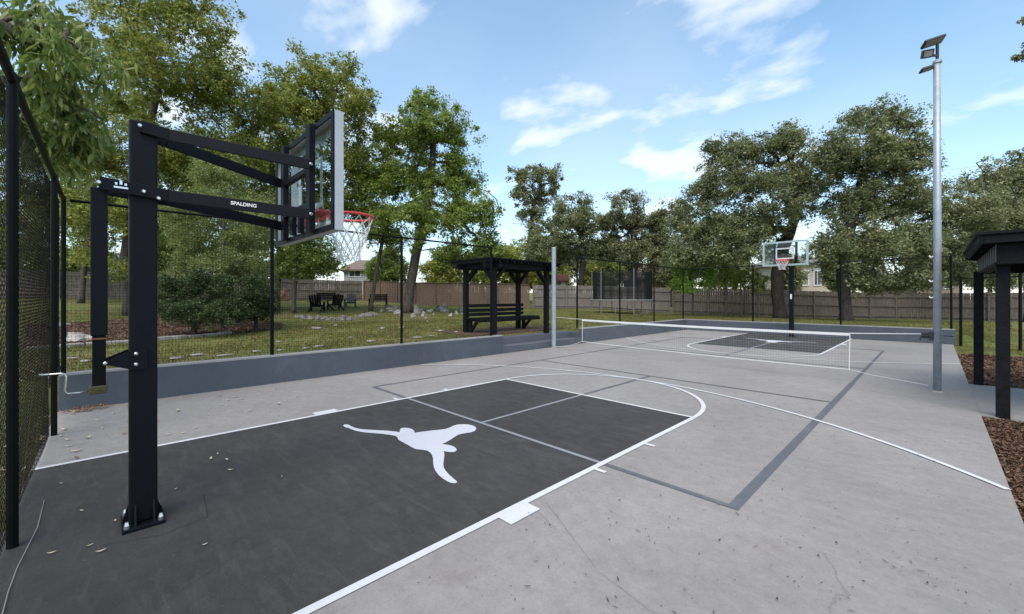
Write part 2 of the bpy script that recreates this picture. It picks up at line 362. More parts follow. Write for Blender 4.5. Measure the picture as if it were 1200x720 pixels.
def link(name, me, parent=None):
    o = bpy.data.objects.new(name, me); COL.objects.link(o)
    if parent is not None:
        o.parent = parent
        o.matrix_parent_inverse = Matrix.Translation(-Vector(parent.location)) if parent.type == 'EMPTY' else Matrix.Identity(4)
    return o
def thing(name, label, cat, loc=(0, 0, 0), group=None):
    o = bpy.data.objects.new(name, None); COL.objects.link(o); o.location = tuple(map(float, loc)); o.empty_display_size = 0.2
    return tag(o, label, cat, group)
def tag(o, label=None, cat=None, group=None, kind=None):
    if label: o['label'] = label
    if cat: o['category'] = cat
    if group: o['group'] = group
    if kind: o['kind'] = kind
    return o
def np_mesh(name, V, F, m, parent=None):
    """V (n,3), F (k,c) constant face size"""
    V = np.asarray(V, np.float32); F = np.asarray(F, np.int32); me = bpy.data.meshes.new(name)
    me.vertices.add(len(V)); me.vertices.foreach_set('co', V.ravel())
    k, c = F.shape
    me.loops.add(k * c); me.loops.foreach_set('vertex_index', F.ravel())
    me.polygons.add(k); me.polygons.foreach_set('loop_start', np.arange(0, k * c, c, dtype=np.int32))
    me.update(calc_edges=True)
    me.materials.append(MATS[m]); return link(name, me, parent)

# ================================================================== SETTING
# lawn: one sheet out to the horizon, with its breaks hidden inside the walls and under the slab
def axis(br, lo, hi, fine, far):
    a = set(np.round(np.arange(br[0], br[1] + 1e-6, fine), 3).tolist())
    for e in far: a.add(e)
    return np.array(sorted(a))
xs = np.array(sorted(set([-600, -300, -150, -90, -70, -58] + np.arange(-50, -5, 0.75).tolist() + [-5.36, -5.352, -5.348, -4.82, -4.801, -4.799, -4.701, -4.699, 4.499, 4.501, 4.65] + np.arange(-4, 4.3, 1.2).tolist() + np.arange(5, 22, 0.75).tolist() + [30, 45, 70, 120, 300, 600])))
ys = np.array(sorted(set([-600, -300, -150, -80, -50, -35] + np.arange(-25, -4, 0.75).tolist() + [4.76, 4.768, 4.772, 8.538, 8.542, 8.55, -3.921, -3.919, 17.399, 17.401, 17.5] + np.arange(-3, 17, 1.0).tolist() + np.arange(18, 45, 0.75).tolist() + [50, 60, 80, 120, 300, 600])))
XX, YY = np.meshgrid(xs, ys, indexing='ij')
ZZ = terr(np.clip(XX, -55, 60), np.clip(YY, -40, 60))
V = np.stack([XX, YY, ZZ], -1).reshape(-1, 3); ny = len(ys)
F = [(i * ny + j, (i + 1) * ny + j, (i + 1) * ny + j + 1, i * ny + j + 1) for i in range(len(xs) - 1) for j in range(ny - 1)]
tag(np_mesh('ground', V, F, 'lawn'), kind='structure')

# concrete slab with the path that runs out to the right
slab = MB(); XR = 4.545
slab.bb(-4.6, XR, -3.93, 17.3, -0.12, 0.0)
court = tag(slab.build('court_slab', 'court_grey', bevel=0.0), kind='structure')
pth = MB().poly([(XR + 0.002, 5.17), (9.5, 5.75), (9.5, 8.7), (XR + 0.002, 8.12)], -0.12, -0.003)
tag(pth.build('path', 'court_grey'), kind='structure')

def sheet(name, pts, z, m, parent=court):
    n = len(pts); me = bpy.data.meshes.new(name); me.from_pydata([(p[0], p[1], z) for p in pts], [], [tuple(range(n))])
    me.materials.append(MATS[m]); o = link(name, me, parent)
    if me.polygons[0].normal.z < 0: me.flip_normals()
    return o
def stripe(name, pts, wd, z, m, parent=court):
    P = [Vector((p[0], p[1], 0)) for p in pts]; Lf, Rt = [], []
    for i, p in enumerate(P):
        d = (P[min(i + 1, len(P) - 1)] - P[max(i - 1, 0)]).normalized(); nn = Vector((-d.y, d.x, 0)) * wd / 2
        Lf.append(p + nn); Rt.append(p - nn)
    V = []; F = []
    for a, b in zip(Lf, Rt): V += [(a.x, a.y, z), (b.x, b.y, z)]
    for i in range(len(P) - 1): F.append((2 * i + 1, 2 * i + 3, 2 * i + 2, 2 * i))
    me = bpy.data.meshes.new(name); me.from_pydata(V, [], F); me.materials.append(MATS[m]); return link(name, me, parent)
CEN = 13.41 / 2
def mir(p, far): return (p[0], p[1]) if not far else (-p[0], 2 * CEN - p[1])
LOGO = [(75,185),(88,177),(112,178),(135,190),(165,203),(205,212),(260,217),(330,220),(400,224),(460,230),(495,235),(497,216),(505,206),(525,202),(555,204),(582,211),(600,221),(606,240),(650,233),(720,224),(790,217),(835,211),(862,202),(890,188),(920,179),(960,176),(1000,177),(1035,185),(1058,198),(1062,212),(1050,226),(1025,236),(990,241),(950,248),(925,256),(895,275),(865,295),(835,312),(808,323),(840,327),(872,333),(898,343),(914,356),(917,370),(905,380),(880,384),(850,381),(822,376),(826,400),(822,440),(818,475),(822,500),(838,525),(862,552),(890,577),(915,597),(922,607),(905,614),(880,613),(850,602),(815,580),(785,555),(762,525),(748,495),(743,460),(742,430),(735,405),(720,385),(700,373),(665,366),(615,361),(590,350),(555,330),(515,308),(484,290),(480,275),(465,263),(430,256),(370,248),(300,242),(230,236),(175,226),(140,214),(112,203),(88,197)]
logo_w = [gnd(390 + x / 6.316, 470 + y / 6.316)[:2] for x, y in LOGO]
for far in (False, True):
    K = 1.80
    sheet('key_paint', [mir(p, far) for p in [(-K, -3.925), (K, -3.925), (K, 2.2), (-K, 2.2)]], 0.002, 'court_dark')
    for sx in (-1, 1):
        stripe('lane_line', [mir((sx * 1.83, y), far) for y in np.linspace(-3.925, 2.22, 12)], 0.06, 0.0065, 'line_white')
        sheet('lane_block', [mir(p, far) for p in [(sx * 1.855, -1.37), (sx * 1.99, -1.37), (sx * 1.99, -1.06), (sx * 1.855, -1.06)]], 0.007, 'line_white')
        for yy in (-0.13, 0.83):
            sheet('lane_mark', [mir(p, far) for p in [(sx * 1.855, yy - 0.025), (sx * 1.97, yy - 0.025), (sx * 1.97, yy + 0.025), (sx * 1.855, yy + 0.025)]], 0.007, 'line_white')
    stripe('free_throw_line', [mir((x, 2.22), far) for x in np.linspace(-1.8, 1.8, 4)], 0.05, 0.007, 'line_white')
    stripe('free_throw_arc', [mir((1.83 * math.cos(a), 2.22 + 1.83 * math.sin(a)), far) for a in np.linspace(0, math.pi, 48)], 0.06, 0.008, 'line_white')
    a0 = math.asin(3.98 / 5.98)
    R3, C3 = 5.98, -1.92
    am = math.asin(4.53 / R3)
    stripe('three_point_line', [mir((R3 * math.sin(a), C3 + R3 * math.cos(a)), far) for a in np.linspace(-am, am, 70)], 0.055, 0.009, 'line_white')
    sheet('longhorn_emblem', [mir(p, far) for p in logo_w], 0.006, 'logo_paint')
    # pickleball lines: slate on the pale floor, pale inside the dark key
    dk = lambda pts, nm='game_line': stripe(nm, [mir(p, far) for p in pts], 0.06, 0.005, 'line_slate')
    lt = lambda pts, nm='game_line': stripe(nm, [mir(p, far) for p in pts], 0.05, 0.005, 'line_pale')
    for sx in (-1, 1):
        stripe('game_sideline', [mir((sx * 3.01, y), far) for y in (-0.0, CEN)], 0.085 if sx > 0 else 0.06, 0.0035, 'line_slate')
        dk([(sx * 2.98, 0.03), (sx * 1.86, 0.03)], 'game_baseline')
    lt([(-1.8, 0.03), (1.8, 0.03)], 'game_baseline'); lt([(0, 0.055), (0, 2.19)], 'game_centre_line'); dk([(0, 2.25), (0, 4.55)], 'game_centre_line')
    dk([(-2.98, 4.57), (2.965, 4.57)], 'game_kitchen_line')

# hairline cracks
mat('crack_dark', (0.018, 0.017, 0.016), 0.9)
def crack(p0, p1, wob, n=40, wd=0.002, m='crack'):
    P = []; off = 0
    for i in range(n + 1):
        t = i / n; off += random.uniform(-wob, wob); off *= 0.93
        a = gnd(p0[0] + (p1[0] - p0[0]) * t, p0[1] + (p1[1] - p0[1]) * t)
        P.append((a[0] + off, a[1] - off * 0.6))
    stripe('crack', P, wd, 0.010, m)
for c in [((640, 590), (700, 670)), ((700, 670), (770, 722)), ((968, 650), (994, 700)), ((994, 700), (975, 722)), ((630, 600), (650, 620))]: crack(*c, 0.008)
for c in [((520, 560), (300, 640)), ((300, 640), (215, 690))]: crack(*c, 0.008, m='crack_dark')
for q in [((243, 607), (190, 628)), ((190, 628), (120, 640)), ((243, 607), (238, 580))]: crack(*q, 0.002, 12, 0.004, 'crack_dark')

# retaining walls and steps
def wall(name, x0, x1, y0, y1, label):
    t = thing(name, label, 'wall', ((x0 + x1) / 2, (y0 + y1) / 2, 0))
    MB().bb(x0, x1, y0, y1, -0.1, 0.5).build('wall_face', 'wall_paint', t)
    MB().bb(x0 - 0.003, x1 + 0.003, y0, y1, 0.5, 0.53).build('wall_cap', 'wall_cap', t)
    return t
wall('retaining_wall', -4.8, -4.6, -3.9, 4.76, 'long slate blue retaining wall below the tall black mesh fence')
wall('retaining_wall', -4.8, -4.6, 8.55, 17.28, 'slate blue retaining wall between the steps and the far corner')
t = wall('retaining_wall', -4.8, 4.6, 17.283, 17.483, 'slate blue retaining wall across the far end behind the small hoop')
st = thing('steps', 'two grey painted concrete steps up to the bench pergola', 'steps', (-4.9, 6.6, 0))
MB().bb(-4.97, -4.62, 4.765, 8.545, -0.1, 0.20).build('step', 'step_paint', st, bevel=0.008)
MB().bb(-5.35, -4.975, 4.765, 8.545, -0.1, 0.41).build('step', 'step_paint', st, bevel=0.008)
MB().bb(-4.972, -4.65, 8.30, 8.543, 0.202, 0.40).build('step_cheek', 'wall_paint', st)
tag(MB().poly([(-5.36, 4.77), (-5.36, 8.54), (-7.4, 8.6), (-7.6, 4.3), (-5.36, 4.2)], 0.3, 0.5).build('dirt_patch', 'mulch'), kind='structure')

# mulch on the right
def inpoly(P, x, y):
    c = np.zeros(np.shape(x), bool); n = len(P); j = n - 1
    for i in range(n):
        xi, yi = P[i]; xj, yj = P[j]
        c ^= ((yi > y) != (yj > y)) & (x < (xj - xi) * (y - yi) / (yj - yi + 1e-12) + xi); j = i
    return c
def drape(name, poly, m, dz=0.012, step=0.15, kind='structure', flat=None):
    P = np.array(poly); x0, y0 = P.min(0); x1, y1 = P.max(0)
    nx = int((x1 - x0) / step) + 2; nyy = int((y1 - y0) / step) + 2
    X, Y = np.meshgrid(x0 + np.arange(nx) * step, y0 + np.arange(nyy) * step, indexing='ij')
    Z = terr(X, Y) + dz + RNG.normal(0, 0.006, X.shape) if flat is None else np.full(X.shape, flat) + RNG.normal(0, 0.006, X.shape)
    cxx = X[:-1, :-1] + step / 2; cyy = Y[:-1, :-1] + step / 2
    k = inpoly(poly, cxx, cyy); ii, jj = np.nonzero(k)
    F = np.stack([ii * nyy + jj, (ii + 1) * nyy + jj, (ii + 1) * nyy + jj + 1, ii * nyy + jj + 1], 1)
    return tag(np_mesh(name, np.stack([X, Y, Z], -1).reshape(-1, 3), F, m), kind=kind)
drape('mulch_bed', [(XR + .0, -4.5), (XR + .0, 5.2), (12, 5.9), (12, -4.5)], 'mulch', flat=-0.035)
drape('mulch_bed', [(XR + .0, 8.1), (9.5, 8.7), (12, 8.9), (12, 15), (7, 15.2), (XR, 14.4)], 'mulch', flat=-0.03)
BEDL = [pix(*q)[:2] for q in [(30, 411), (62, 409), (100, 406), (160, 402), (220, 397), (272, 392), (330, 386), (330, 380), (300, 374), (240, 372), (180, 372), (120, 377), (62, 380), (30, 382)]]
drape('mulch_bed', BEDL, 'mulch', 0.02)

# ================================================================== FENCES ROUND THE COURT
def fence_post(par, x, y, z0, z1, r=0.032):
    m = MB(); m.tube([(x, y, z0), (x, y, z1)], r, 10)
    p = m.build('post', 'fence_black', par, smooth=False)
    MB().tube([(x, y, z1), (x, y, z1 + 0.015), (x, y, z1 + 0.035)], [r * 1.12, r * 1.1, r * 0.5], 10).build('post_cap', 'fence_black', p)
def square_mesh(par, p0, p1, z0, z1, sp=0.042, r=0.0016, m='mesh_black'):
    a = Vector((*p0, 0)); b = Vector((*p1, 0)); L = (b - a).length; d = (b - a) / L
    M = MB()
    n = int(L / sp)
    for i in range(n + 1):
        q = a + d * (i * sp); M.tube([(q.x, q.y, z0), (q.x, q.y, z1)], r, 3, False)
    for i in range(int((z1 - z0) / sp) + 1):
        z = z0 + i * sp; M.tube([(a.x, a.y, z), (b.x, b.y, z)], r, 3, False)
    return tag(M.build('mesh_panel', m, par, fix=False), kind='stuff')
def diamond_mesh(par, p0, p1, z0, z1, sp=0.058, r=0.0019):
    a = Vector((*p0, 0)); b = Vector((*p1, 0)); L = (b - a).length; d = (b - a) / L; nrm = Vector((-d.y, d.x, 0)) * 0.0025
    M = MB(); H = z1 - z0; k = -H
    slope = 1.0
    while k < L:
        for sg in (1, -1):
            s0, s1 = max(0, k), min(L, k + H / slope)
            if s1 - s0 < 0.02: continue
            za, zb = (s0 - k) * slope, (s1 - k) * slope
            if sg < 0: za, zb = H - za, H - zb
            n = 5; pts = []
            for i in range(n):
                t = i / (n - 1); q = a + d * (s0 + (s1 - s0) * t) + nrm * sg; z = z0 + za + (zb - za) * t
                bulge = 0.012 * math.exp(-((z - z0) / 0.35) ** 2) * (0.6 + 0.6 * math.sin(2.1 * (s0 + (s1 - s0) * t)))
                pts.append((q.x, q.y + bulge, z))
            M.tube(pts, r, 3, False)
        k += sp
    return tag(M.build('mesh_panel', 'chain_wire', par, fix=False), kind='stuff')
FT = 3.05
f = thing('mesh_fence', 'tall black mesh fence along the long slate blue wall', 'fence', (-4.71, 0.2, 0.53))
ps = [-1.17, 1.56, 4.38]
for y in ps: fence_post(f, -4.71, y, 0.53, FT)
MB().tube([(-4.71, -3.80, FT - 0.02), (-4.71, 4.40, FT - 0.02)], 0.021, 8).build('top_rail', 'fence_black', f)
yy = [-3.82] + ps
for a, b in zip(yy[:-1], yy[1:]): square_mesh(f, (-4.675, a), (-4.675, b), 0.545, FT - 0.03)
f = thing('mesh_fence', 'black post and rail fence between the steps and the far corner', 'fence', (-4.71, 12.8, 0.53))
ps = [8.42, 11.25, 14.13, 17.2]
for y in ps: fence_post(f, -4.71, y, 0.53, FT)
MB().tube([(-4.71, 8.42, FT - 0.02), (-4.71, 17.18, FT - 0.02)], 0.021, 8).build('top_rail', 'fence_black', f)
for a, b in zip(ps[:-1], ps[1:]): square_mesh(f, (-4.675, a), (-4.675, b), 0.545, FT - 0.03, 0.05, 0.0008)
f = thing('mesh_fence', 'black post and rail fence across the far end behind the small hoop', 'fence', (0, 17.38, 0.53))
px_ = [-1.63, 1.49, 4.50]
for x in px_: fence_post(f, x, 17.38, 0.53, FT)
MB().tube([(-4.68, 17.38, FT - 0.02), (4.5, 17.38, FT - 0.02)], 0.021, 8).build('top_rail', 'fence_black', f)
xx = [-4.68] + px_
for a, b in zip(xx[:-1], xx[1:]): square_mesh(f, (a, 17.345), (b, 17.345), 0.545, FT - 0.03, 0.05, 0.0008)
f = thing('mesh_fence', 'black gate fence beside the end of the far wall', 'fence', (5.3, 17.1, -0.05))
for x, y, h in [(4.72, 17.30, 2.3), (5.95, 16.75, 2.5)]: fence_post(f, x, y, -0.06, h, 0.04)
MB().tube([(4.72, 17.30, 2.26), (5.95, 16.75, 2.26)], 0.02, 8).build('top_rail', 'fence_black', f)
square_mesh(f, (4.73, 17.27), (5.94, 16.72), 0.05, 2.25, 0.05, 0.0008)
f = thing('mesh_fence', 'tall black chain link fence close behind the big hoop', 'fence', (-1, -3.9, 0))
for x, z0 in [(-4.71, 0.53), (-3.15, 0.0), (-0.09, 0.0), (2.9, 0.0), (6.0, -0.05)]: fence_post(f, x, -3.86, z0, FT, 0.028)
MB().tube([(-4.71, -3.86, FT - 0.02), (6.0, -3.86, FT - 0.02)], 0.026, 8).build('top_rail', 'fence_black', f)
MB().tube([(-4.71, -3.885, 0.62), (-3.15, -3.885, 0.62)], 0.012, 6).build('bottom_wire', 'fence_black', f)
xx = [-4.71, -3.15, -0.09, 2.9]
for a, b in zip(xx[:-1], xx[1:]): diamond_mesh(f, (a, -3.905), (b, -3.905), 0.02 if a > -4 else 0.55, FT - 0.03)

# ================================================================== HOOPS
def rim_and_net(t, x, y, z, s, netdrop=0.42):
    """rim centre at x,y,z; s = +1 when the board is on the -y side"""
    R = 0.2286
    m = MB(); ring = [(x + R * math.cos(a), y + R * math.sin(a), z) for a in np.linspace(0, 2 * math.pi, 33)]
    m.tube(ring, 0.014, 8, False); rim = m.build('rim', 'rim_red', t, smooth=True)
    m = MB()
    pl = [(x - 0.11, y - s * 0.41, z + 0.02), (x + 0.11, y - s * 0.41, z + 0.02), (x + 0.145, y - s * 0.185, z + 0.004), (x - 0.145, y - s * 0.185, z + 0.004)]
    m.extr(pl, (0, 0, -0.022)); m.box((x, y - s * 0.385, z - 0.055), (0.22, 0.02, 0.17))
    for sx in (-1, 1): m.beam((x + sx * 0.09, y - s * 0.38, z - 0.12), (x + sx * 0.12, y - s * 0.2, z - 0.015), 0.012, 0.02)
    m.build('rim_bracket', 'rim_red', t)
    n = 12; rows = 6; M = MB()
    def npt(i, k):
        f = i / rows; r = R * (1 - 0.58 * min(1, f * 1.25) ** 0.9) + (0.02 if i == rows else 0)
        a = 2 * math.pi * (k + 0.5 * (i % 2)) / n
        w = 0.010 * math.sin(k * 2.7 + i)
        return (x + (r + w) * math.cos(a), y + (r + w) * math.sin(a), z - 0.012 - netdrop * f ** 0.95 + 0.012 * math.sin(3.1 * k + i))
    for i in range(rows):
        for k in range(n):
            a = npt(i, k)
            for kk in ((k, k + 1) if i % 2 else (k - 1, k)):
                b = npt(i + 1, kk); mid = ((a[0] + b[0]) / 2, (a[1] + b[1]) / 2, (a[2] + b[2]) / 2 - 0.004)
                M.tube([a, mid, b], 0.0048, 4, False)
    M.build('net', 'white_cord', t, fix=False, smooth=True)
def board(t, x, y, z0, z1, s, hw, frame_m, back_m, lw=0.085, bm='line_white'):
    """front face at y; s=+1 faces +y"""
    g = MB(); yb = y - s * 0.012
    g.bb(x - hw + 0.02, x + hw - 0.02, min(y - s * 0.014, y - s * 0.002), max(y - s * 0.014, y - s * 0.002), z0 + 0.02, z1 - 0.02)
    b = g.build('backboard', 'board_glass', t)
    fr = MB(); th = 0.07; ya, yb_ = sorted((y, y - s * th))
    fr.bb(x - hw, x + hw, ya, yb_, z1 - 0.03, z1); fr.bb(x - hw, x + hw, ya, yb_, z0, z0 + 0.03)
    fr.bb(x - hw, x - hw + 0.03, ya + .001, yb_ - .001, z0 + 0.03, z1 - 0.03); fr.bb(x + hw - 0.03, x + hw, ya + .001, yb_ - .001, z0 + 0.03, z1 - 0.03)
    fr.build('board_frame', frame_m, b)
    bk = MB(); yk = y - s * (th + 0.006); k0, k1 = sorted((yk, yk - s * 0.012))
    k0, k1 = sorted((y - s * (th + 0.002), y - s * (th + 0.014)))
    bk.bb(x - hw, x + hw, k0, k1, z1 - 0.045, z1 - .002); bk.bb(x - hw, x + hw, k0, k1, z0 + .002, z0 + 0.045)
    bk.bb(x - hw, x - hw + 0.045, k0 + .001, k1 - .001, z0 + 0.045, z1 - 0.045); bk.bb(x + hw - 0.045, x + hw, k0 + .001, k1 - .001, z0 + 0.045, z1 - 0.045)
    bk.build('back_frame', back_m, b)
    ws = MB(); a, c = sorted((y + s * 0.001, y + s * 0.004)); 
    X0, X1, Z0, Z1 = x - hw + 0.032, x + hw - 0.032, z0 + 0.032, z1 - 0.032
    ws.bb(X0, X1, a, c, Z1 - lw, Z1); ws.bb(X0, X1, a, c, Z0, Z0 + lw); ws.bb(X0, X0 + lw, a, c, Z0 + lw, Z1 - lw); ws.bb(X1 - lw, X1, a, c, Z0 + lw, Z1 - lw)
    ws.build('white_border', bm, b)
    lw = 0.05; ts = MB(); tw, t0 = 0.305, z0 + 0.26; t1 = t0 + 0.44
    ts.bb(x - tw, x + tw, a, c, t1 - lw, t1); ts.bb(x - tw, x + tw, a, c, t0, t0 + lw); ts.bb(x - tw, x - tw + lw, a, c, t0 + lw, t1 - lw); ts.bb(x + tw - lw, x + tw, a, c, t0 + lw, t1 - lw)
    ts.build('target_square', 'line_white', b)
    return b
def bolt(par, p, ax, r=0.014, h=0.014, m='chrome'):
    p = Vector(p); a = Vector(ax).normalized()
    MB().tube([p, p + a * h * 0.5, p + a * h], [r, r, r * 0.6], 8).build('bolt', m, par)
# big near hoop
HX, HY = 0.08, -3.235
hoop = thing('basketball_hoop', 'large black steel basketball hoop seen from behind, its arms over the near key', 'basketball hoop', (HX, HY, 0))
pole = MB().bb(HX - 0.076, HX + 0.076, HY - 0.076, HY + 0.076, 0.03, 2.875).build('pole', 'black_powder', hoop, bevel=0.012)
bp = MB(); bp.bb(HX - 0.15, HX + 0.15, HY - 0.115, HY + 0.115, 0.001, 0.028); base = bp.build('base_plate', 'black_powder', hoop, bevel=0.004)
for sx in (-1, 1):
    for sy in (-1, 1):
        MB().extr([(HX + sx * 0.078, HY + sy * 0.05, 0.03), (HX + sx * 0.14, HY + sy * 0.05, 0.03), (HX + sx * 0.078, HY + sy * 0.05, 0.16)], (0, 0.01, 0)).build('gusset', 'black_powder', hoop)
        bolt(base, (HX + sx * 0.125, HY + sy * 0.09, 0.028), (0, 0, 1), 0.016, 0.045)
for sy in (-1, 1):
    MB().extr([(HX - 0.005, HY + sy * 0.078, 0.03), (HX - 0.005, HY + sy * 0.112, 0.03), (HX - 0.005, HY + sy * 0.078, 0.15)], (0.01, 0, 0)).build('gusset', 'black_powder', hoop)
YB = -2.09; CH_ = 0.35
for sx in (-1, 1):
    MB().bb(HX + sx * CH_ - 0.045, HX + sx * CH_ + 0.045, YB - 0.135, YB - 0.087, 2.165, 3.065).build('back_channel', 'black_powder', hoop, bevel=0.004)
    def arm(z0, ystart, z1, nm, h, zs=None):
        xs_ = HX + sx * 0.092; pts = [(xs_, ystart, zs if zs is not None else z0), (xs_, HY + 0.14, z0 - (0.02 if zs is None else 0)), (HX + sx * (CH_ + 0.055), YB - 0.13, z1)]
        m = MB()
        for a, b in zip(pts[:-1], pts[1:]): m.beam(a, b, 0.022, h)
        o = m.build(nm, 'black_powder', hoop, bevel=0.004)
        return o, pts
    a1, p1 = arm(2.83, HY - 0.02, 2.72, 'upper_arm', 0.085)
    a2, p2 = arm(2.365, HY - 0.225, 2.31, 'lower_arm', 0.085, 2.392)
    for q, o in ((p1[0], a1), (p1[-1], a1), (p2[0], a2), (p2[-1], a2), ((p2[0][0], HY, 2.37), a2), ((p2[0][0], HY + 0.08, 2.335), a2)):
        bolt(o, (q[0] + sx * 0.011, q[1], q[2]), (sx, 0, 0))
    if sx == 1:
        # lettering lies on the outer face of the near lower arm
        cu = bpy.data.curves.new('arm_lettering', 'FONT'); cu.body = 'SPALDING'; cu.size = 0.037; cu.extrude = 0.0015; cu.align_x = 'CENTER'; cu.align_y = 'CENTER'; cu.offset = 0.0009
        tmp = bpy.data.objects.new('tmp_text', cu); COL.objects.link(tmp)
        dg = bpy.context.evaluated_depsgraph_get(); me = bpy.data.meshes.new_from_object(tmp.evaluated_get(dg)); bpy.data.objects.remove(tmp)
        A, B = Vector(p2[1]), Vector(p2[2]); d = (B - A).normalized(); up = Vector((0, 0, 1)); up = (up - d * up.dot(d)).normalized(); nrm = d.cross(up)
        tt = 0.50; c = A + (B - A) * tt + nrm * 0.0125 + up * 0.005
        me.transform(Matrix.Translation(c) @ Matrix((d, up, nrm)).transposed().to_4x4()); me.materials.clear(); me.materials.append(MATS['white_plastic']); me.name = 'arm_lettering'
        link('arm_lettering', me, a2)
        # silver badge on the tail of the arm
        bx, by, bz = p2[0][0] + 0.0115, HY - 0.118, 2.392
        for dy, dz, a_, h_ in [(0, 0.018, 0.014, 0.028), (-0.024, 0.008, 0.012, 0.016), (0.024, 0.008, 0.012, 0.016), (0, -0.016, 0.072, 0.012)]:
            MB().bb(bx, bx + 0.003, by + dy - a_ / 2, by + dy + a_ / 2, bz + dz - h_ / 2, bz + dz + h_ / 2).build('badge', 'chrome', a2)
for z, nm in ((2.70, 'cross_bar'), (2.40, 'cross_bar')):
    MB().bb(HX - CH_ + 0.046, HX + CH_ - 0.046, YB - 0.13, YB - 0.09, z - 0.022, z + 0.022).build(nm, 'black_powder', hoop)
MB().bb(HX - 0.13, HX - 0.07, YB - 0.128, YB - 0.088, 2.19, 2.377).build('mount_bracket', 'black_powder', hoop)
MB().bb(HX + 0.07, HX + 0.13, YB - 0.128, YB - 0.088, 2.19, 2.377).build('mount_bracket', 'black_powder', hoop)
board(hoop, HX, YB, 2.15, 3.08, 1, 0.76, 'alu_frame', 'black_powder')
rim_and_net(hoop, HX, -1.725, 2.41, 1)
# height jack with crank
JY = HY - 0.225
MB().bb(HX - 0.042, HX + 0.042, JY - 0.042, JY + 0.042, 1.36, 2.37).build('jack_tube', 'black_powder', hoop, bevel=0.006)
MB().bb(HX - 0.034, HX + 0.034, JY - 0.034, JY + 0.034, 1.02, 1.358).build('jack_shaft', 'fence_black', hoop, bevel=0.004)
MB().bb(HX - 0.037, HX + 0.037, JY - 0.037, JY + 0.037, 1.335, 1.345).build('jack_band', 'rust_band', hoop)
MB().bb(HX - 0.045, HX + 0.045, JY - 0.05, JY + 0.04, 0.965, 1.02).build('gear_box', 'brass_dark', hoop, bevel=0.006)
for sx in (-1, 1):
    MB().extr([(HX + sx * 0.079, JY + 0.0, 1.175), (HX + sx * 0.079, HY - 0.06, 1.255), (HX + sx * 0.079, HY + 0.02, 1.255), (HX + sx * 0.079, HY + 0.02, 1.115), (HX + sx * 0.079, HY - 0.06, 1.115)], (sx * 0.01, 0, 0)).build('jack_bracket', 'black_powder', hoop)
    for by, bz in ((JY + 0.03, 1.175), (HY - 0.04, 1.225), (HY - 0.04, 1.15)): bolt(hoop, (HX + sx * 0.089, by, bz), (sx, 0, 0), 0.012, 0.01)
MB().tube([(HX, JY - 0.05, 0.985), (HX + 0.02, JY - 0.10, 0.985), (HX + 0.03, JY - 0.15, 0.99), (HX + 0.035, JY - 0.158, 1.01), (HX + 0.035, JY - 0.152, 1.10), (HX + 0.035, JY - 0.158, 1.118), (HX + 0.03, JY - 0.175, 1.125), (HX + 0.01, JY - 0.27, 1.125)], 0.0065, 8).build('crank_handle', 'chrome', hoop, smooth=True)
# far hoop
hf = thing('basketball_hoop', 'black pole basketball hoop with pale framed glass board at the far end', 'basketball hoop', (0, 16.6, 0))
MB().bb(-0.078, 0.078, 16.52, 16.676, 0.03, 2.88).build('pole', 'black_powder', hf, bevel=0.012)
MB().bb(-0.14, 0.14, 16.46, 16.74, 0.001, 0.03).build('base_plate', 'black_powder', hf)
MB().bb(-0.03, 0.03, 16.505, 16.518, 1.55, 1.75).build('height_sticker', 'white_plastic', hf)
for sx in (-1, 1):
    MB().beam((sx * 0.09, 16.6, 2.86), (sx * 0.36, 15.62, 3.42), 0.025, 0.08).build('upper_arm', 'black_powder', hf)
    MB().beam((sx * 0.09, 16.8, 2.45), (sx * 0.36, 15.62, 3.0), 0.025, 0.08).build('lower_arm', 'black_powder', hf)
    MB().bb(sx * 0.36 - 0.04, sx * 0.36 + 0.04, 15.585, 15.64, 2.86, 3.79).build('back_channel', 'black_powder', hf)
board(hf, 0, 15.5, 2.85, 3.81, -1, 0.76, 'pale_frame', 'pale_frame', 0.035, 'pale_frame')
rim_and_net(hf, 0, 15.1, 3.05, -1, 0.36)

# ================================================================== LAMP POST, NET POST AND NET
NY = 6.75
lp = thing('lamp_post', 'tall galvanised lamp post with three floodlights at the slab edge', 'lamp post', (4.13, 6.72, 0))
LX, LY = 4.13, 6.72
m = MB(); m.tube([(LX, LY, 0.0), (LX, LY, 2.6), (LX - 0.005, LY, 5.62)], [0.054, 0.052, 0.047], 20); m.build('pole', 'galvanised', lp, smooth=True)
MB().tube([(LX, LY, 0), (LX, LY, 0.012), (LX, LY, 0.03)], [0.09, 0.085, 0.058], 16).build('pole_collar', 'wall_cap', lp)
MB().tube([(LX, LY, 5.62), (LX, LY, 5.66), (LX, LY, 5.68)], [0.06, 0.06, 0.035], 14).build('pole_cap', 'galvanised', lp)
MB().tube([(LX, LY, 5.66), (LX + 0.0, LY, 5.95)], 0.022, 8).build('stem', 'lamp_body', lp)
def flood(c, size, eul):
    R = Euler(eul).to_matrix(); h = MB().box(c, size, R).build('floodlight', 'lamp_body', lp, bevel=0.008)
    MB().box(Vector(c) - R @ Vector((0, 0, size[2] / 2 + 0.003)), (size[0] - 0.04, size[1] - 0.04, 0.006), R).build('lamp_lens', 'lamp_face', h)
    for k in range(7):
        MB().box(Vector(c) + R @ Vector(((k - 3) * size[0] / 8, 0, size[2] / 2 + 0.008)), (0.006, size[1] * 0.8, 0.016), R).build('cooling_fin', 'lamp_body', h)
flood((LX - 0.05, LY - 0.06, 5.985), (0.32, 0.15, 0.04), (rad(-28), rad(-16), rad(38)))
flood((LX - 0.12, LY - 0.08, 5.80), (0.15, 0.13, 0.08), (rad(-62), 0, rad(20)))
flood((LX - 0.13, LY - 0.10, 5.53), (0.17, 0.12, 0.03), (rad(-12), rad(-14), rad(30)))
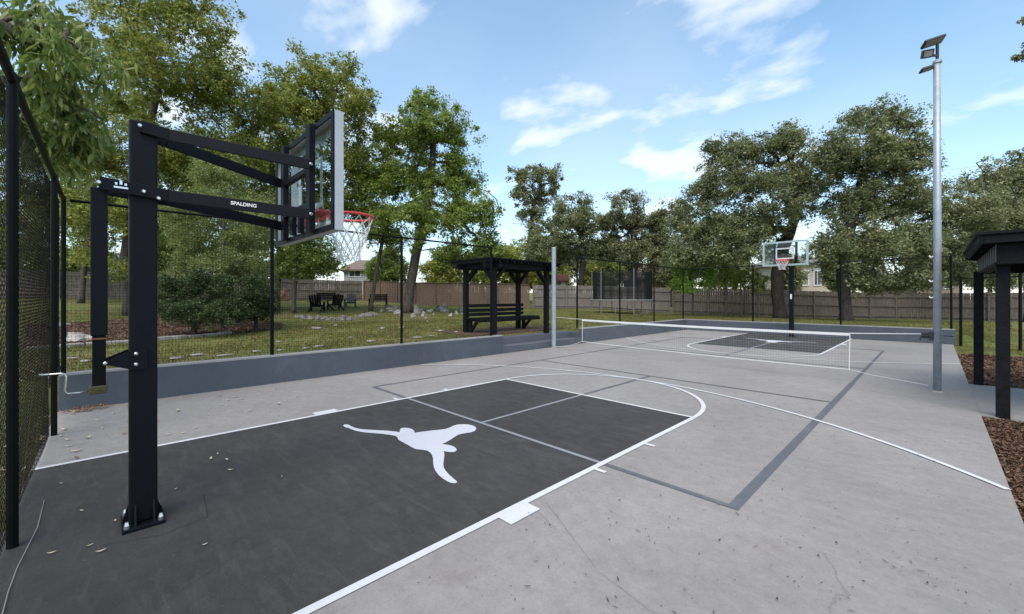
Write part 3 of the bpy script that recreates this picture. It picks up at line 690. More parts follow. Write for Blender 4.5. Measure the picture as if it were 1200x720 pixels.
MB().beam((LX, LY, 5.75), (LX - 0.12, LY - 0.06, 5.79), 0.03, 0.03).build('lamp_bracket', 'lamp_body', lp)
MB().beam((LX, LY, 5.56), (LX - 0.12, LY - 0.08, 5.53), 0.03, 0.03).build('lamp_bracket', 'lamp_body', lp)
for z in (2.32, 1.62, 1.9):
    MB().tube([(LX - 0.045, LY, z), (LX - 0.08, LY, z - 0.01), (LX - 0.10, LY, z + 0.02)], 0.012, 6).build('hook', 'white_plastic', lp)
wch = MB(); wch.box((LX - 0.15, LY, 0.96), (0.09, 0.06, 0.10)); wch.build('winch', 'lamp_body', lp, bevel=0.01)
MB().tube([(LX - 0.09, LY - 0.05, 0.96), (LX - 0.2, LY - 0.06, 0.95), (LX - 0.21, LY - 0.06, 0.88)], 0.009, 6).build('winch_crank', 'lamp_body', lp)
MB().tube([(LX + 0.07, LY, 0.97), (LX + 0.19, LY - 0.01, 0.965)], 0.01, 6).build('cleat', 'lamp_body', lp)
MB().bb(LX - 0.105, LX - 0.045, LY - 0.03, LY + 0.03, 0.88, 1.03).build('winch_plate', 'lamp_body', lp)
npst = thing('net_post', 'plain galvanised steel net post beside the concrete steps', 'post', (-4.38, NY, 0))
MB().tube([(-4.38, NY, 0), (-4.38, NY, 3.17)], 0.07, 16).build('pole', 'galvanised', npst, smooth=False)
MB().tube([(-4.38, NY, 3.17), (-4.38, NY, 3.2)], [0.08, 0.06], 16).build('pole_cap', 'galvanised', npst)
MB().tube([(-4.38, NY, 0.0), (-4.38, NY, 0.02)], [0.11, 0.08], 16).build('pole_collar', 'wall_cap', npst)
nt = thing('court_net', 'low white taped sports net strung across the middle of the court', 'net', (-0.2, NY, 0.25))
NX0, NX1 = -3.29, 2.95
def ztop(x): u = (x - NX0) / (NX1 - NX0); return 0.94 - 0.03 * u - 0.06 * (1 - (2 * u - 1) ** 2) * 0.3
def zbot(x): u = (x - NX0) / (NX1 - NX0); return 0.30 - 0.06 * u - 0.02 * (1 - (2 * u - 1) ** 2)
xs_ = np.linspace(NX0, NX1, 25)
def band(zf, hh, nm):
    m = MB()
    for a, b in zip(xs_[:-1], xs_[1:]): m.beam((a, NY, zf(a)), (b, NY, zf(b)), 0.012, hh)
    return m.build(nm, 'tape_white', nt)
band(ztop, 0.052, 'top_tape'); band(zbot, 0.012, 'bottom_tape')
for x in (NX0, NX1): MB().beam((x, NY + .008, zbot(x) - 0.02), (x + 0.012, NY + .008, ztop(x) + 0.03), 0.008, 0.014, (1, 0, 0)).build('side_tape', 'tape_white', nt)
M = MB(); k = NX0
while k < NX1:
    M.tube([(k, NY, zbot(k)), (k, NY, ztop(k))], 0.00045, 3, False); k += 0.05
for i in range(1, 13):
    M.tube([(x, NY, zbot(x) + (ztop(x) - zbot(x)) * i / 13) for x in xs_], 0.00045, 3, False)
tag(M.build('netting', 'white_cord', nt, fix=False), kind='stuff')
MB().tube([(NX1, NY, ztop(NX1) + 0.02), (LX - 0.16, LY, 0.985)], 0.007, 6).build('rope', 'white_cord', nt)
MB().tube([(NX0, NY, ztop(NX0) + 0.02), (-4.31, NY, 0.99)], 0.005, 6).build('rope', 'white_cord', nt)
MB().tube([(NX0, NY, zbot(NX0)), (-3.8, NY, 0.12), (-4.31, NY, 0.06)], 0.004, 6).build('rope', 'white_cord', nt)
MB().tube([(NX1, NY, zbot(NX1)), (3.25, NY, 0.18), (LX - 0.1, LY, 0.1)], 0.003, 6).build('rope', 'white_cord', nt)

# ================================================================== PERGOLAS
def pbox(par, nm, x0, x1, y0, y1, z0, z1, m='black_wood', bev=0.006): return MB().bb(x0, x1, y0, y1, z0, z1).build(nm, m, par, bevel=bev)
pg = thing('bench_pergola', 'black timber pergola with slatted bench behind the steps', 'pergola', (-5.7, 6.0, 0.5))
PXF, PXB, PY0, PY1 = -4.985 - 0.10, -6.42, 4.82, 7.2
for x in (PXF, PXB):
    for y in (PY0, PY1):
        pbox(pg, 'post', x - 0.07, x + 0.07, y - 0.07, y + 0.07, 0.42, 2.50)
        for s in ((1 if y == PY0 else -1),):
            MB().beam((x, y + s * 0.05, 2.12), (x, y + s * 0.42, 2.50), 0.09, 0.10, (1, 0, 0)).build('knee_brace', 'black_wood', pg)
        s = -1 if x == PXF else 1
        MB().beam((x + s * 0.05, y, 2.12), (x + s * 0.42, y, 2.50), 0.09, 0.10, (0, 1, 0)).build('knee_brace', 'black_wood', pg)
for x in (PXF, PXB): pbox(pg, 'beam', x - 0.05, x + 0.05, PY0 - 0.38, PY1 + 0.38, 2.50, 2.655)
for y in (PY0, PY1): pbox(pg, 'cross_beam', PXB - 0.3, PXF + 0.3, y - 0.04, y + 0.04, 2.51, 2.654)
k = 0
for y in np.linspace(PY0 - 0.34, PY1 + 0.34, 11): pbox(pg, 'rafter', PXB - 0.33, PXF + 0.30, y - 0.03, y + 0.03, 2.657, 2.74)
for x in np.linspace(PXB - 0.31, PXF + 0.28, 13): pbox(pg, 'roof_slat', x - 0.055, x + 0.055, PY0 - 0.42, PY1 + 0.42, 2.742, 2.775, bev=0.003)
bx0, bx1, by0, by1 = PXB + 0.10, PXB + 0.62, PY0 - 0.06, PY1 + 0.5
for i in range(4):
    xa = bx0 + i * 0.125; pbox(pg, 'seat_slat', xa, xa + 0.112, by0, by1, 0.93, 0.97)
pbox(pg, 'seat_rail', bx0 + 0.47, bx0 + 0.51, by0, by1, 0.83, 0.928)
for i, z in enumerate((1.06, 1.20, 1.35)):
    for ya, yb in ((by0 + .07, 5.98), (6.06, by1 - .35)): pbox(pg, 'back_slat', PXB + 0.085, PXB + 0.12, ya, yb, z - 0.05, z + 0.05)
pbox(pg, 'back_post', PXB + 0.04, PXB + 0.083, 5.97, 6.07, 0.5, 1.42)
for y in (PY0 + 0.05, PY1 + 0.1):
    pbox(pg, 'bench_leg', bx0 + 0.02, bx0 + 0.12, y - 0.045, y + 0.045, 0.45, 0.93)
    MB().beam((bx0 + 0.1, y, 0.55), (bx0 + 0.45, y, 0.90), 0.07, 0.08).build('bench_brace', 'black_wood', pg)
    pbox(pg, 'bench_bearer', bx0, bx0 + 0.46, y - 0.04, y + 0.04, 0.86, 0.928)

pr = thing('shelter', 'black timber shelter with slatted frieze beside the mulch bed', 'shelter', (6, 6.7, 0))
QX0, QX1, QY0, QY1 = 4.745, 7.4, 5.25, 8.18
for x in (QX0, QX1):
    for y in (QY0, QY1):
        xo = -0.075 if (y == QY1 and x == QX0) else 0
        pbox(pr, 'post', x + xo - 0.062, x + xo + 0.062, y - 0.062, y + 0.062, -0.01, 2.10)
for x in (QX0, QX1):
    pbox(pr, 'frieze_rail', x - 0.08, x + 0.06, QY0 - 0.2, QY1 + 0.15, 2.06, 2.095)
    for y in np.linspace(QY0 - 0.15, QY1 + 0.10, 10): pbox(pr, 'frieze_slat', x - 0.075, x - 0.058, y - 0.05, y + 0.05, 2.097, 2.33, 'grey_slat', 0.0)
    pbox(pr, 'frieze_back', x + 0.02, x + 0.045, QY0 - 0.2, QY1 + 0.15, 2.097, 2.33)
for y, s in ((QY0 - 0.23, 1), (QY1 + 0.15, 1)): pbox(pr, 'beam', QX0 - 0.07, QX1 + 0.07, y, y + 0.07, 2.06, 2.332)
RX0, RX1, RY0, RY1 = 4.515, 7.65, 4.88, 8.62
pbox(pr, 'fascia', RX0, RX0 + 0.04, RY0, RY1, 2.335, 2.445); pbox(pr, 'fascia', RX1 - 0.04, RX1, RY0, RY1, 2.335, 2.445)
pbox(pr, 'fascia', RX0 + 0.042, RX1 - 0.042, RY0, RY0 + 0.04, 2.335, 2.445); pbox(pr, 'fascia', RX0 + 0.042, RX1 - 0.042, RY1 - 0.04, RY1, 2.335, 2.445)
pbox(pr, 'roof_board', RX0 - 0.03, RX1 + 0.03, RY0 - 0.03, RY1 + 0.03, 2.448, 2.49)
for y in np.linspace(RY0 + 0.3, RY1 - 0.3, 7): pbox(pr, 'rafter', RX0 + 0.05, RX1 - 0.05, y - 0.02, y + 0.02, 2.345, 2.44)

# ================================================================== WOODEN BOUNDARY FENCES
def wood_fence(pts, label, m, rails=True, seed=0, h=1.83):
    rn = random.Random(seed); base = (*pts[0], float(terr(*pts[0])))
    t = thing('wood_fence', label, 'fence', base)
    prev = None
    for (a, b) in zip(pts[:-1], pts[1:]):
        A = Vector((*a, 0)); B = Vector((*b, 0)); n = max(1, round((B - A).length / 2.4)); d = (B - A).normalized(); nr = Vector((d.y, -d.x, 0))
        if nr.dot(Vector((CX, CY, 0)) - A) < 0: nr = -nr
        for i in range(n):
            p0 = A + (B - A) * i / n; p1 = A + (B - A) * (i + 1) / n; L = (p1 - p0).length
            z0 = float(terr(p0.x, p0.y)); z1 = float(terr(p1.x, p1.y)); M = MB(); k = 0; nk = int(L / 0.145)
            ang = math.atan2(d.y, d.x)
            for j in range(nk):
                u = (j + 0.5) / nk; q = p0 + (p1 - p0) * u; zb = z0 + (z1 - z0) * u
                hh = h + rn.uniform(-0.025, 0.025); off = rn.uniform(-0.008, 0.008)
                c = q - nr * (0.02 + off)
                M.box((c.x, c.y, zb + 0.04 + hh / 2), (L / nk - 0.008, 0.018, hh), Matrix.Rotation(ang + rn.uniform(-0.03, 0.03), 3, 'Z') @ Matrix.Rotation(rn.uniform(-0.006, 0.006), 3, 'Y'))
            M.build('picket_panel', m, t)
            if rails:
                for zr in (0.25, 0.95, 1.6):
                    MB().beam((p0 + nr * 0.02).to_tuple()[:2] + (z0 + zr,), (p1 + nr * 0.02).to_tuple()[:2] + (z1 + zr,), 0.04, 0.085).build('rail', m, t)
            else:
                MB().beam((p0 - nr * 0.01).to_tuple()[:2] + (z0 + h + 0.07,), (p1 - nr * 0.01).to_tuple()[:2] + (z1 + h + 0.07,), 0.12, 0.035).build('cap_rail', m, t)
                MB().beam((p0 - nr * 0.01).to_tuple()[:2] + (z0 + 0.1,), (p1 - nr * 0.01).to_tuple()[:2] + (z1 + 0.1,), 0.09, 0.16).build('kick_board', m, t)
            pc = p0 + nr * 0.05
            MB().box((pc.x, pc.y, z0 + 0.9), (0.09, 0.09, 1.95), Matrix.Rotation(ang, 3, 'Z')).build('post', m, t, bevel=0.005)
    return t
wood_fence([(-43, -16), (-37.3, -3.6), (-35, 5.0), (-34, 14.0)], 'weathered brown picket fence on the left behind the round mulch bed', 'fence_wood', True, 1)
wood_fence([(-34, 14.2), (-25, 16.2), (-18.6, 20.8)], 'reddish brown board fence behind the garden chairs', 'fence_wood_red', False, 2)
wood_fence([(-18.4, 21.0), (-14.5, 24.6), (-9.5, 26.2)], 'grey weathered picket fence behind the trampoline', 'fence_wood_grey', True, 3)
wood_fence([(-9.3, 26.2), (-3, 29.3), (2.2, 36.5), (6.5, 37.0), (16, 40)], 'brown picket fence behind the big oaks at the far end', 'fence_wood', True, 4)

# ================================================================== HOUSES BEHIND THE FENCES
def house(name, label, px0, px1, ytop, yroof, d, wallm, roofm, wins, depth=7.0, over=0.5, hip=True):
    a = at(px0, HOR, d); b = at(px1, HOR, d); A = Vector((a[0], a[1], 0)); B = Vector((b[0], b[1], 0))
    dr = (B - A).normalized(); bk = Vector((-dr.y, dr.x, 0))
    if bk.dot(Vector((A.x - CX, A.y - CY, 0))) < 0: bk = -bk
    L = (B - A).length; zt = CH - (ytop - HOR) * d / FPX; zr = CH - (yroof - HOR) * d / FPX
    z0 = float(terr(max(-55, A.x), min(60, A.y))) - 0.1
    t = thing(name, label, 'house', (*((A + B) / 2 + bk * depth / 2).to_tuple()[:2], z0))
    R = Matrix((dr, bk, Vector((0, 0, 1)))).transposed()
    def W(u, v, z): p = A + dr * u + bk * v; return (p.x, p.y, z)
    MB().add([W(0, 0, z0), W(L, 0, z0), W(L, depth, z0), W(0, depth, z0), W(0, 0, zt), W(L, 0, zt), W(L, depth, zt), W(0, depth, zt)], [(0, 1, 5, 4), (1, 2, 6, 5), (2, 3, 7, 6), (3, 0, 4, 7), (4, 5, 6, 7)]).build('wall', wallm, t)
    o = over; rl = min(depth * 0.5, L * 0.3) if hip else 0
    V = [W(-o, -o, zt), W(L + o, -o, zt), W(L + o, depth + o, zt), W(-o, depth + o, zt), W(-o + rl, depth / 2, zr), W(L + o - rl, depth / 2, zr)]
    V += [(x, y, z - 0.18) for x, y, z in V[:4]]
    MB().add(V, [(0, 1, 5, 4), (1, 2, 5), (2, 3, 4, 5), (3, 0, 4), (6, 7, 1, 0), (7, 8, 2, 1), (8, 9, 3, 2), (9, 6, 0, 3), (6, 9, 8, 7)]).build('roof', roofm, t)
    for (u0, u1, y0, y1, gm) in wins:
        U0, U1 = u0 * L, u1 * L; Z0 = CH - (y1 - HOR) * d / FPX; Z1 = CH - (y0 - HOR) * d / FPX
        p = W((U0 + U1) / 2, -0.02, (Z0 + Z1) / 2); wi = MB().box(p, (U1 - U0, 0.06, Z1 - Z0), R).build('window', gm, t)
        fr = MB(); tk = 0.10
        for (cu, cz, su, sz) in [((U0 + U1) / 2, Z1 + tk / 2, U1 - U0 + 2 * tk, tk), ((U0 + U1) / 2, Z0 - tk / 2, U1 - U0 + 2 * tk, tk), (U0 - tk / 2, (Z0 + Z1) / 2, tk, Z1 - Z0), (U1 + tk / 2, (Z0 + Z1) / 2, tk, Z1 - Z0), ((U0 + U1) / 2, (Z0 + Z1) / 2, 0.05, Z1 - Z0)]:
            fr.box(W(cu, -0.045, cz), (su, 0.07, sz), R)
        fr.build('window_frame', 'trim_white', wi)
    return t
house('house', 'white walled house with brown roof seen over the reddish fence', 403, 434, 316, 302, 50, 'house_white', 'roof_brown', [(0.22, 0.62, 318, 324, 'window_glass')])
house('house', 'pale house with grey roof far behind the brown picket fence', 80, 150, 307, 293, 48, 'house_white', 'roof_grey', [(0.2, 0.4, 311, 318, 'window_glass')])
house('house', 'tan brick house with grey brown roof behind the trampoline', 752, 812, 325, 306, 44, 'house_tan', 'roof_brown', [(0.52, 0.66, 328, 335, 'window_glass')])
house('house', 'beige stucco house with white trimmed windows behind the oaks', 925, 985, 308, 296, 43, 'house_beige', 'roof_grey', [(0.16, 0.36, 318, 334, 'window_pale'), (0.48, 0.60, 318, 334, 'window_glass'), (0.48, 0.60, 309, 315, 'window_glass')])
house('house', 'brown house low behind the fence past the lamp post', 1075, 1125, 328, 317, 46, 'house_tan', 'roof_brown', [(0.62, 0.8, 330, 338, 'window_glass')])
house('playhouse', 'little wooden playhouse with rust red roof above the fence', 655, 665, 329, 321, 40, 'house_tan', 'roof_red', [(0.4, 0.6, 332, 337, 'window_glass')], depth=1.5, over=0.15, hip=False)

# power lines
for (a, b, za, zb, lab) in [((600, 40), (1010, 40), 262, 283, 'thin grey power line crossing the distant oaks'), ((1060, 60), (1260, 60), 205, 176, 'thin grey power line in the open sky past the lamp post')]:
    p, q = at(a[0], za, a[1]), at(b[0], zb, b[1]); mid = (p + q) / 2; mid[2] -= 0.3
    t = MB().tube([p, (p + mid) / 2 - np.array([0, 0, .08]), mid, (q + mid) / 2 - np.array([0, 0, .08]), q], 0.022, 5).build('power_line', 'wire_grey'); tag(t, lab, 'cable')

# ================================================================== TRAMPOLINE, CHAIRS, STONES
tb = at(729, 365, 27.5); gz = float(terr(tb[0], tb[1])); tr = thing('trampoline', 'round trampoline with black safety net on the lawn', 'trampoline', (tb[0], tb[1], gz))
RT = 2.05; zr_ = gz + 0.88
ringp = [(tb[0] + RT * math.cos(a), tb[1] + RT * math.sin(a), zr_) for a in np.linspace(0, 2 * math.pi, 41)]
MB().tube(ringp, 0.045, 8, False).build('rim_frame', 'tramp_pad', tr, smooth=True)
mm = MB(); o0 = [(tb[0] + 2.0 * math.cos(a), tb[1] + 2.0 * math.sin(a)) for a in np.linspace(0, 2 * math.pi, 41)[:-1]]; mm.poly(o0, zr_ + 0.01, zr_ + 0.03); mm.build('jump_mat', 'tramp_black', tr)
M = MB()
for a in np.linspace(0, 2 * math.pi, 160, endpoint=False): M.tube([(tb[0] + 1.88 * math.cos(a), tb[1] + 1.88 * math.sin(a), zr_ + 0.03), (tb[0] + 1.9 * math.cos(a), tb[1] + 1.9 * math.sin(a), gz + 2.78)], 0.016, 3, False)
for z in np.arange(zr_ + 0.05, gz + 2.8, 0.085): M.tube([(tb[0] + 1.89 * math.cos(a), tb[1] + 1.89 * math.sin(a), z) for a in np.linspace(0, 2 * math.pi, 41)], 0.014, 3, False)
tag(M.build('safety_net', 'tramp_black', tr, fix=False), kind='stuff')
for i in range(6):
    a = 2 * math.pi * (i + 0.35) / 6; x, y = tb[0] + 2.02 * math.cos(a), tb[1] + 2.02 * math.sin(a)
    MB().tube([(x, y, gz - 0.05), (x, y, gz + 2.85)], 0.025, 8).build('net_pole', 'tramp_pad', tr)
    a2 = a + 0.5; x2, y2 = tb[0] + 2.02 * math.cos(a2), tb[1] + 2.02 * math.sin(a2)
    MB().tube([(x, y, zr_), (x, y, gz + 0.03), (x2, y2, gz + 0.03), (x2, y2, zr_)], 0.022, 7).build('leg', 'tramp_pad', tr)

def adirondack(px, py, face, label, m):
    b = pix(px, py); c, s = math.cos(face), math.sin(face)
    t = thing('garden_chair', label, 'chair', b, None)
    def L(p): return (b[0] + p[0] * c - p[1] * s, b[1] + p[0] * s + p[1] * c, b[2] + p[2])
    for k in range(5):
        y = (k - 2) * 0.115
        MB().beam(L((-0.20, y, 0.30)), L((-0.52, y * 1.1, 0.98 - 0.03 * abs(k - 2))), 0.105, 0.022, (0, 0, 1)).build('back_slat', m, t)
        MB().beam(L((-0.22 + k * 0.13, -0.29, 0.30 + k * 0.022)), L((-0.22 + k * 0.13, 0.29, 0.30 + k * 0.022)), 0.115, 0.022).build('seat_slat', m, t)
    for sy in (-1, 1):
        MB().beam(L((-0.45, sy * 0.38, 0.58)), L((0.42, sy * 0.38, 0.58)), 0.13, 0.025).build('arm_rest', m, t)
        MB().beam(L((0.33, sy * 0.33, 0.0)), L((0.33, sy * 0.33, 0.57)), 0.10, 0.03, (1, 0, 0)).build('front_leg', m, t)
        MB().beam(L((-0.62, sy * 0.30, 0.03)), L((0.36, sy * 0.30, 0.36)), 0.03, 0.12).build('back_leg', m, t)
adirondack(371, 366, rad(150), 'black slatted garden chair with its back to the court, beside the low bench', 'chair_black')
adirondack(393, 364, rad(178), 'black slatted garden chair turned towards the stone ring', 'chair_black')
adirondack(411, 361, rad(-30), 'dark slate garden chair facing the court across the stone ring', 'chair_slate')
def bench(px, py, face, label):
    b = pix(px, py); c, s = math.cos(face), math.sin(face); t = thing('garden_bench', label, 'bench', b)
    def L(p): return (b[0] + p[0] * c - p[1] * s, b[1] + p[0] * s + p[1] * c, b[2] + p[2])
    for k in range(4): MB().beam(L((-0.2 + k * 0.12, -0.6, 0.44)), L((-0.2 + k * 0.12, 0.6, 0.44)), 0.10, 0.025).build('seat_slat', 'chair_black', t)
    for k in range(4): MB().beam(L((-0.26 - 0.02 * k, -0.6, 0.56 + k * 0.12)), L((-0.26 - 0.02 * k, 0.6, 0.56 + k * 0.12)), 0.022, 0.10).build('back_slat', 'chair_black', t)
    for x, h in ((-0.25, 0.98), (0.2, 0.62)):
        for sy in (-1, 1): MB().beam(L((x, sy * 0.57, 0)), L((x, sy * 0.57, h)), 0.06, 0.06, (1, 0, 0)).build('leg', 'chair_black', t)
    for sy in (-1, 1): MB().beam(L((-0.26, sy * 0.57, 0.63)), L((0.25, sy * 0.57, 0.63)), 0.07, 0.03).build('arm_rest', 'chair_black', t)
bench(382, 360, rad(-20), 'low black garden bench between the black chairs')
bench(443, 361, rad(-35), 'dark slatted garden bench below the leaning twin trunks')

def rock(px, py, wpx, hpx, m, name='garden_rock', base=None, sd=0, d=None):
    b = pix(px, py) if base is None else np.array(base)
    dep = (b[0] - CX) * sY + (b[1] - CY) * cY
    w_ = wpx * dep / FPX / 2 * 0.8; h_ = hpx * dep / FPX
    bm = bmesh.new(); bmesh.ops.create_icosphere(bm, subdivisions=2, radius=1); rn = random.Random(sd)
    ph = [rn.uniform(0, 6) for _ in range(9)]
    for v in bm.verts:
        n = v.co.copy(); k = 1 + 0.2 * math.sin(3 * n.x + ph[0]) + 0.18 * math.sin(4 * n.y + ph[1]) + 0.15 * math.sin(6 * n.z + 3 * n.x + ph[2]) + rn.uniform(-.14, .14)
        v.co = Vector((n.x * k * w_, n.y * k * w_ * (0.7 + 0.4 * math.sin(ph[3])), max(-0.25, n.z * k) * h_ * 0.85))
    bmesh.ops.rotate(bm, verts=bm.verts, cent=(0, 0, 0), matrix=Matrix.Rotation(ph[4], 3, 'Z'))
    me = bpy.data.meshes.new(name); bm.to_mesh(me); bm.free(); me.materials.append(MATS[m]); o = link(name, me); o.location = (b[0], b[1], b[2] + 0.02)
    return o
i = 0
for k in range(13):   # ring of grey boulders at the fire pit
    px = 350 + k * 7.4; py = 372 + 3.2 * math.sin(k / 12 * math.pi) - (2.5 if k > 9 else 0)
    tag(rock(px, py + 1, 10 + (k % 3) * 2, 4 + (k % 2) * 1.4, 'stone_grey', sd=k), 'rough grey boulder in the low stone ring by the garden chairs', 'rock', 'boulders of the stone ring')
for k, (px, py, wd, h, m) in enumerate([(462, 366, 16, 8, 'stone_grey'), (455, 363, 12, 6, 'stone_grey'), (466, 368, 12, 5, 'stone_pale'), (490, 368, 14, 11, 'stone_grey'), (497, 371, 9, 6, 'stone_pale'), (521, 366, 17, 9, 'stone_grey'), (514, 364, 9, 6, 'stone_grey'), (475, 365, 14, 3, 'stone_pale'), (504, 366, 12, 3, 'stone_pale'), (535, 369, 10, 4, 'stone_pale'), (543, 365, 12, 4, 'stone_pale'), (484, 372, 10, 4, 'stone_pale'), (528, 371, 9, 4, 'stone_pale'), (508, 370, 8, 3, 'stone_pale'), (470, 371, 9, 4, 'stone_grey'), (448, 366, 9, 4, 'stone_pale')]):
    tag(rock(px, py, wd, h, m, sd=40 + k), 'grey limestone boulder on the lawn by the leaning trunk', 'rock', 'boulders by the leaning trunk')
rn = random.Random(5)
for k in range(20):
    u = rn.random(); px = 325 + 235 * u; top = 416 - 0.1 * (px - 325); py = top - 3 - 26 * rn.random() ** 2.2
    tag(rock(px, py, rn.uniform(6, 17), rn.uniform(0.7, 1.6), 'stone_pale', 'flat_stone', sd=80 + k), 'flat pale stone lying in the lawn behind the long blue wall', 'stone', 'flat stones in the lawn')
for k, (px, py, wd) in enumerate([(100, 425, 16), (84, 421, 12), (208, 421, 18), (230, 417, 14), (262, 418, 20), (300, 413, 14)]):
    tag(rock(px, py, wd, 1.4, 'stone_pale', 'flat_stone', sd=140 + k), 'flat pale stone in the grass strip below the stone edging', 'stone', 'flat stones in the grass strip')
tag(rock(95, 400, 34, 9, 'stone_pale', sd=201), 'long pale limestone rock in the mulch under the trees', 'rock')
tag(rock(70, 383, 20, 5, 'stone_grey', sd=202), 'grey rock on the back edge of the mulch bed', 'rock')
tag(rock(330, 352, 18, 12, 'clay', 'clay_mound', sd=203, base=at(333, 351, 27)), 'terracotta coloured mound against the reddish fence', 'mound')
# stone edging of the bed, block by block
ed = thing('stone_edging', 'row of pale edging stones along the mulch bed front', 'edging', pix(150, 403))
EP = [pix(*q) for q in [(30, 411), (62, 409), (100, 406), (160, 402), (220, 397), (272, 392)]]
for a, b in zip(EP[:-1], EP[1:]):
    a, b = Vector(a), Vector(b); n = max(1, round((b - a).length / 0.38))
    for i in range(n):
        p, q = a + (b - a) * i / n, a + (b - a) * (i + 0.95) / n
        j = Vector((rn.uniform(-.02, .02), rn.uniform(-.02, .02), rn.uniform(-.012, .012)))
        MB().beam(p + j + Vector((0, 0, .03)), q + j + Vector((0, 0, .03)), 0.15, 0.12).build('edging_stone', 'stone_pale', ed, bevel=0.02)

# ================================================================== TREES
def leaves_mesh(P, size, rng, up=0.35, droop=0.0, shape='kite', aspect=0.55, tri=False):
    """one little folded leaf per point"""
    n = len(P)
    nrm = rng.normal(size=(n, 3)); nrm[:, 2] = np.abs(nrm[:, 2]) * (1 - up) + up * 1.6; nrm /= np.linalg.norm(nrm, axis=1)[:, None]
    t = rng.normal(size=(n, 3)); t[:, 2] -= droop * 2.2
    t -= nrm * (t * nrm).sum(1)[:, None]; t /= np.linalg.norm(t, axis=1)[:, None] + 1e-9
    if droop:
        t[:, 2] -= droop; t /= np.linalg.norm(t, axis=1)[:, None]
        nrm -= t * (nrm * t).sum(1)[:, None]; nrm /= np.linalg.norm(nrm, axis=1)[:, None] + 1e-9
    b = np.cross(nrm, t)
    s = size * (0.5 + 1.1 * rng.random(n) ** 1.5)[:, None]
    if shape == 'kite':
        v0 = P - t * s * 0.5; v1 = P + b * s * aspect * 0.5 + nrm * s * 0.08; v2 = P + t * s * 0.5; v3 = P - b * s * aspect * 0.5 + nrm * s * 0.08
        if tri: return np.stack([v0, v1 + t * s * 0.2, v3 + t * s * 0.45], 1).reshape(-1, 3), np.arange(n * 3).reshape(n, 3)
        V = np.stack([v0, v1, v2, v3], 1).reshape(-1, 3); F = np.arange(n * 4).reshape(n, 4)
        return V, F
    # long leaf: two bent quads each side of the midrib
    pts = []
    for u, wdt, dz in ((0, 0.03, 0), (0.35, 0.5, 0.03), (0.7, 0.38, -0.02), (1.0, 0.02, -0.12)):
        c = P + t * s * u + nrm * s * dz
        pts += [c - b * s * aspect * wdt - nrm * s * 0.05 * wdt * 2, c, c + b * s * aspect * wdt - nrm * s * 0.05 * wdt * 2]
    V = np.stack(pts, 1).reshape(-1, 3); o = (np.arange(n) * 12)[:, None]
    q = []
    for r in range(3):
        q.append(o + np.array([[r * 3, r * 3 + 1, r * 3 + 4, r * 3 + 3]])); q.append(o + np.array([[r * 3 + 1, r * 3 + 2, r * 3 + 5, r * 3 + 4]]))
    return V, np.concatenate(q, 0)

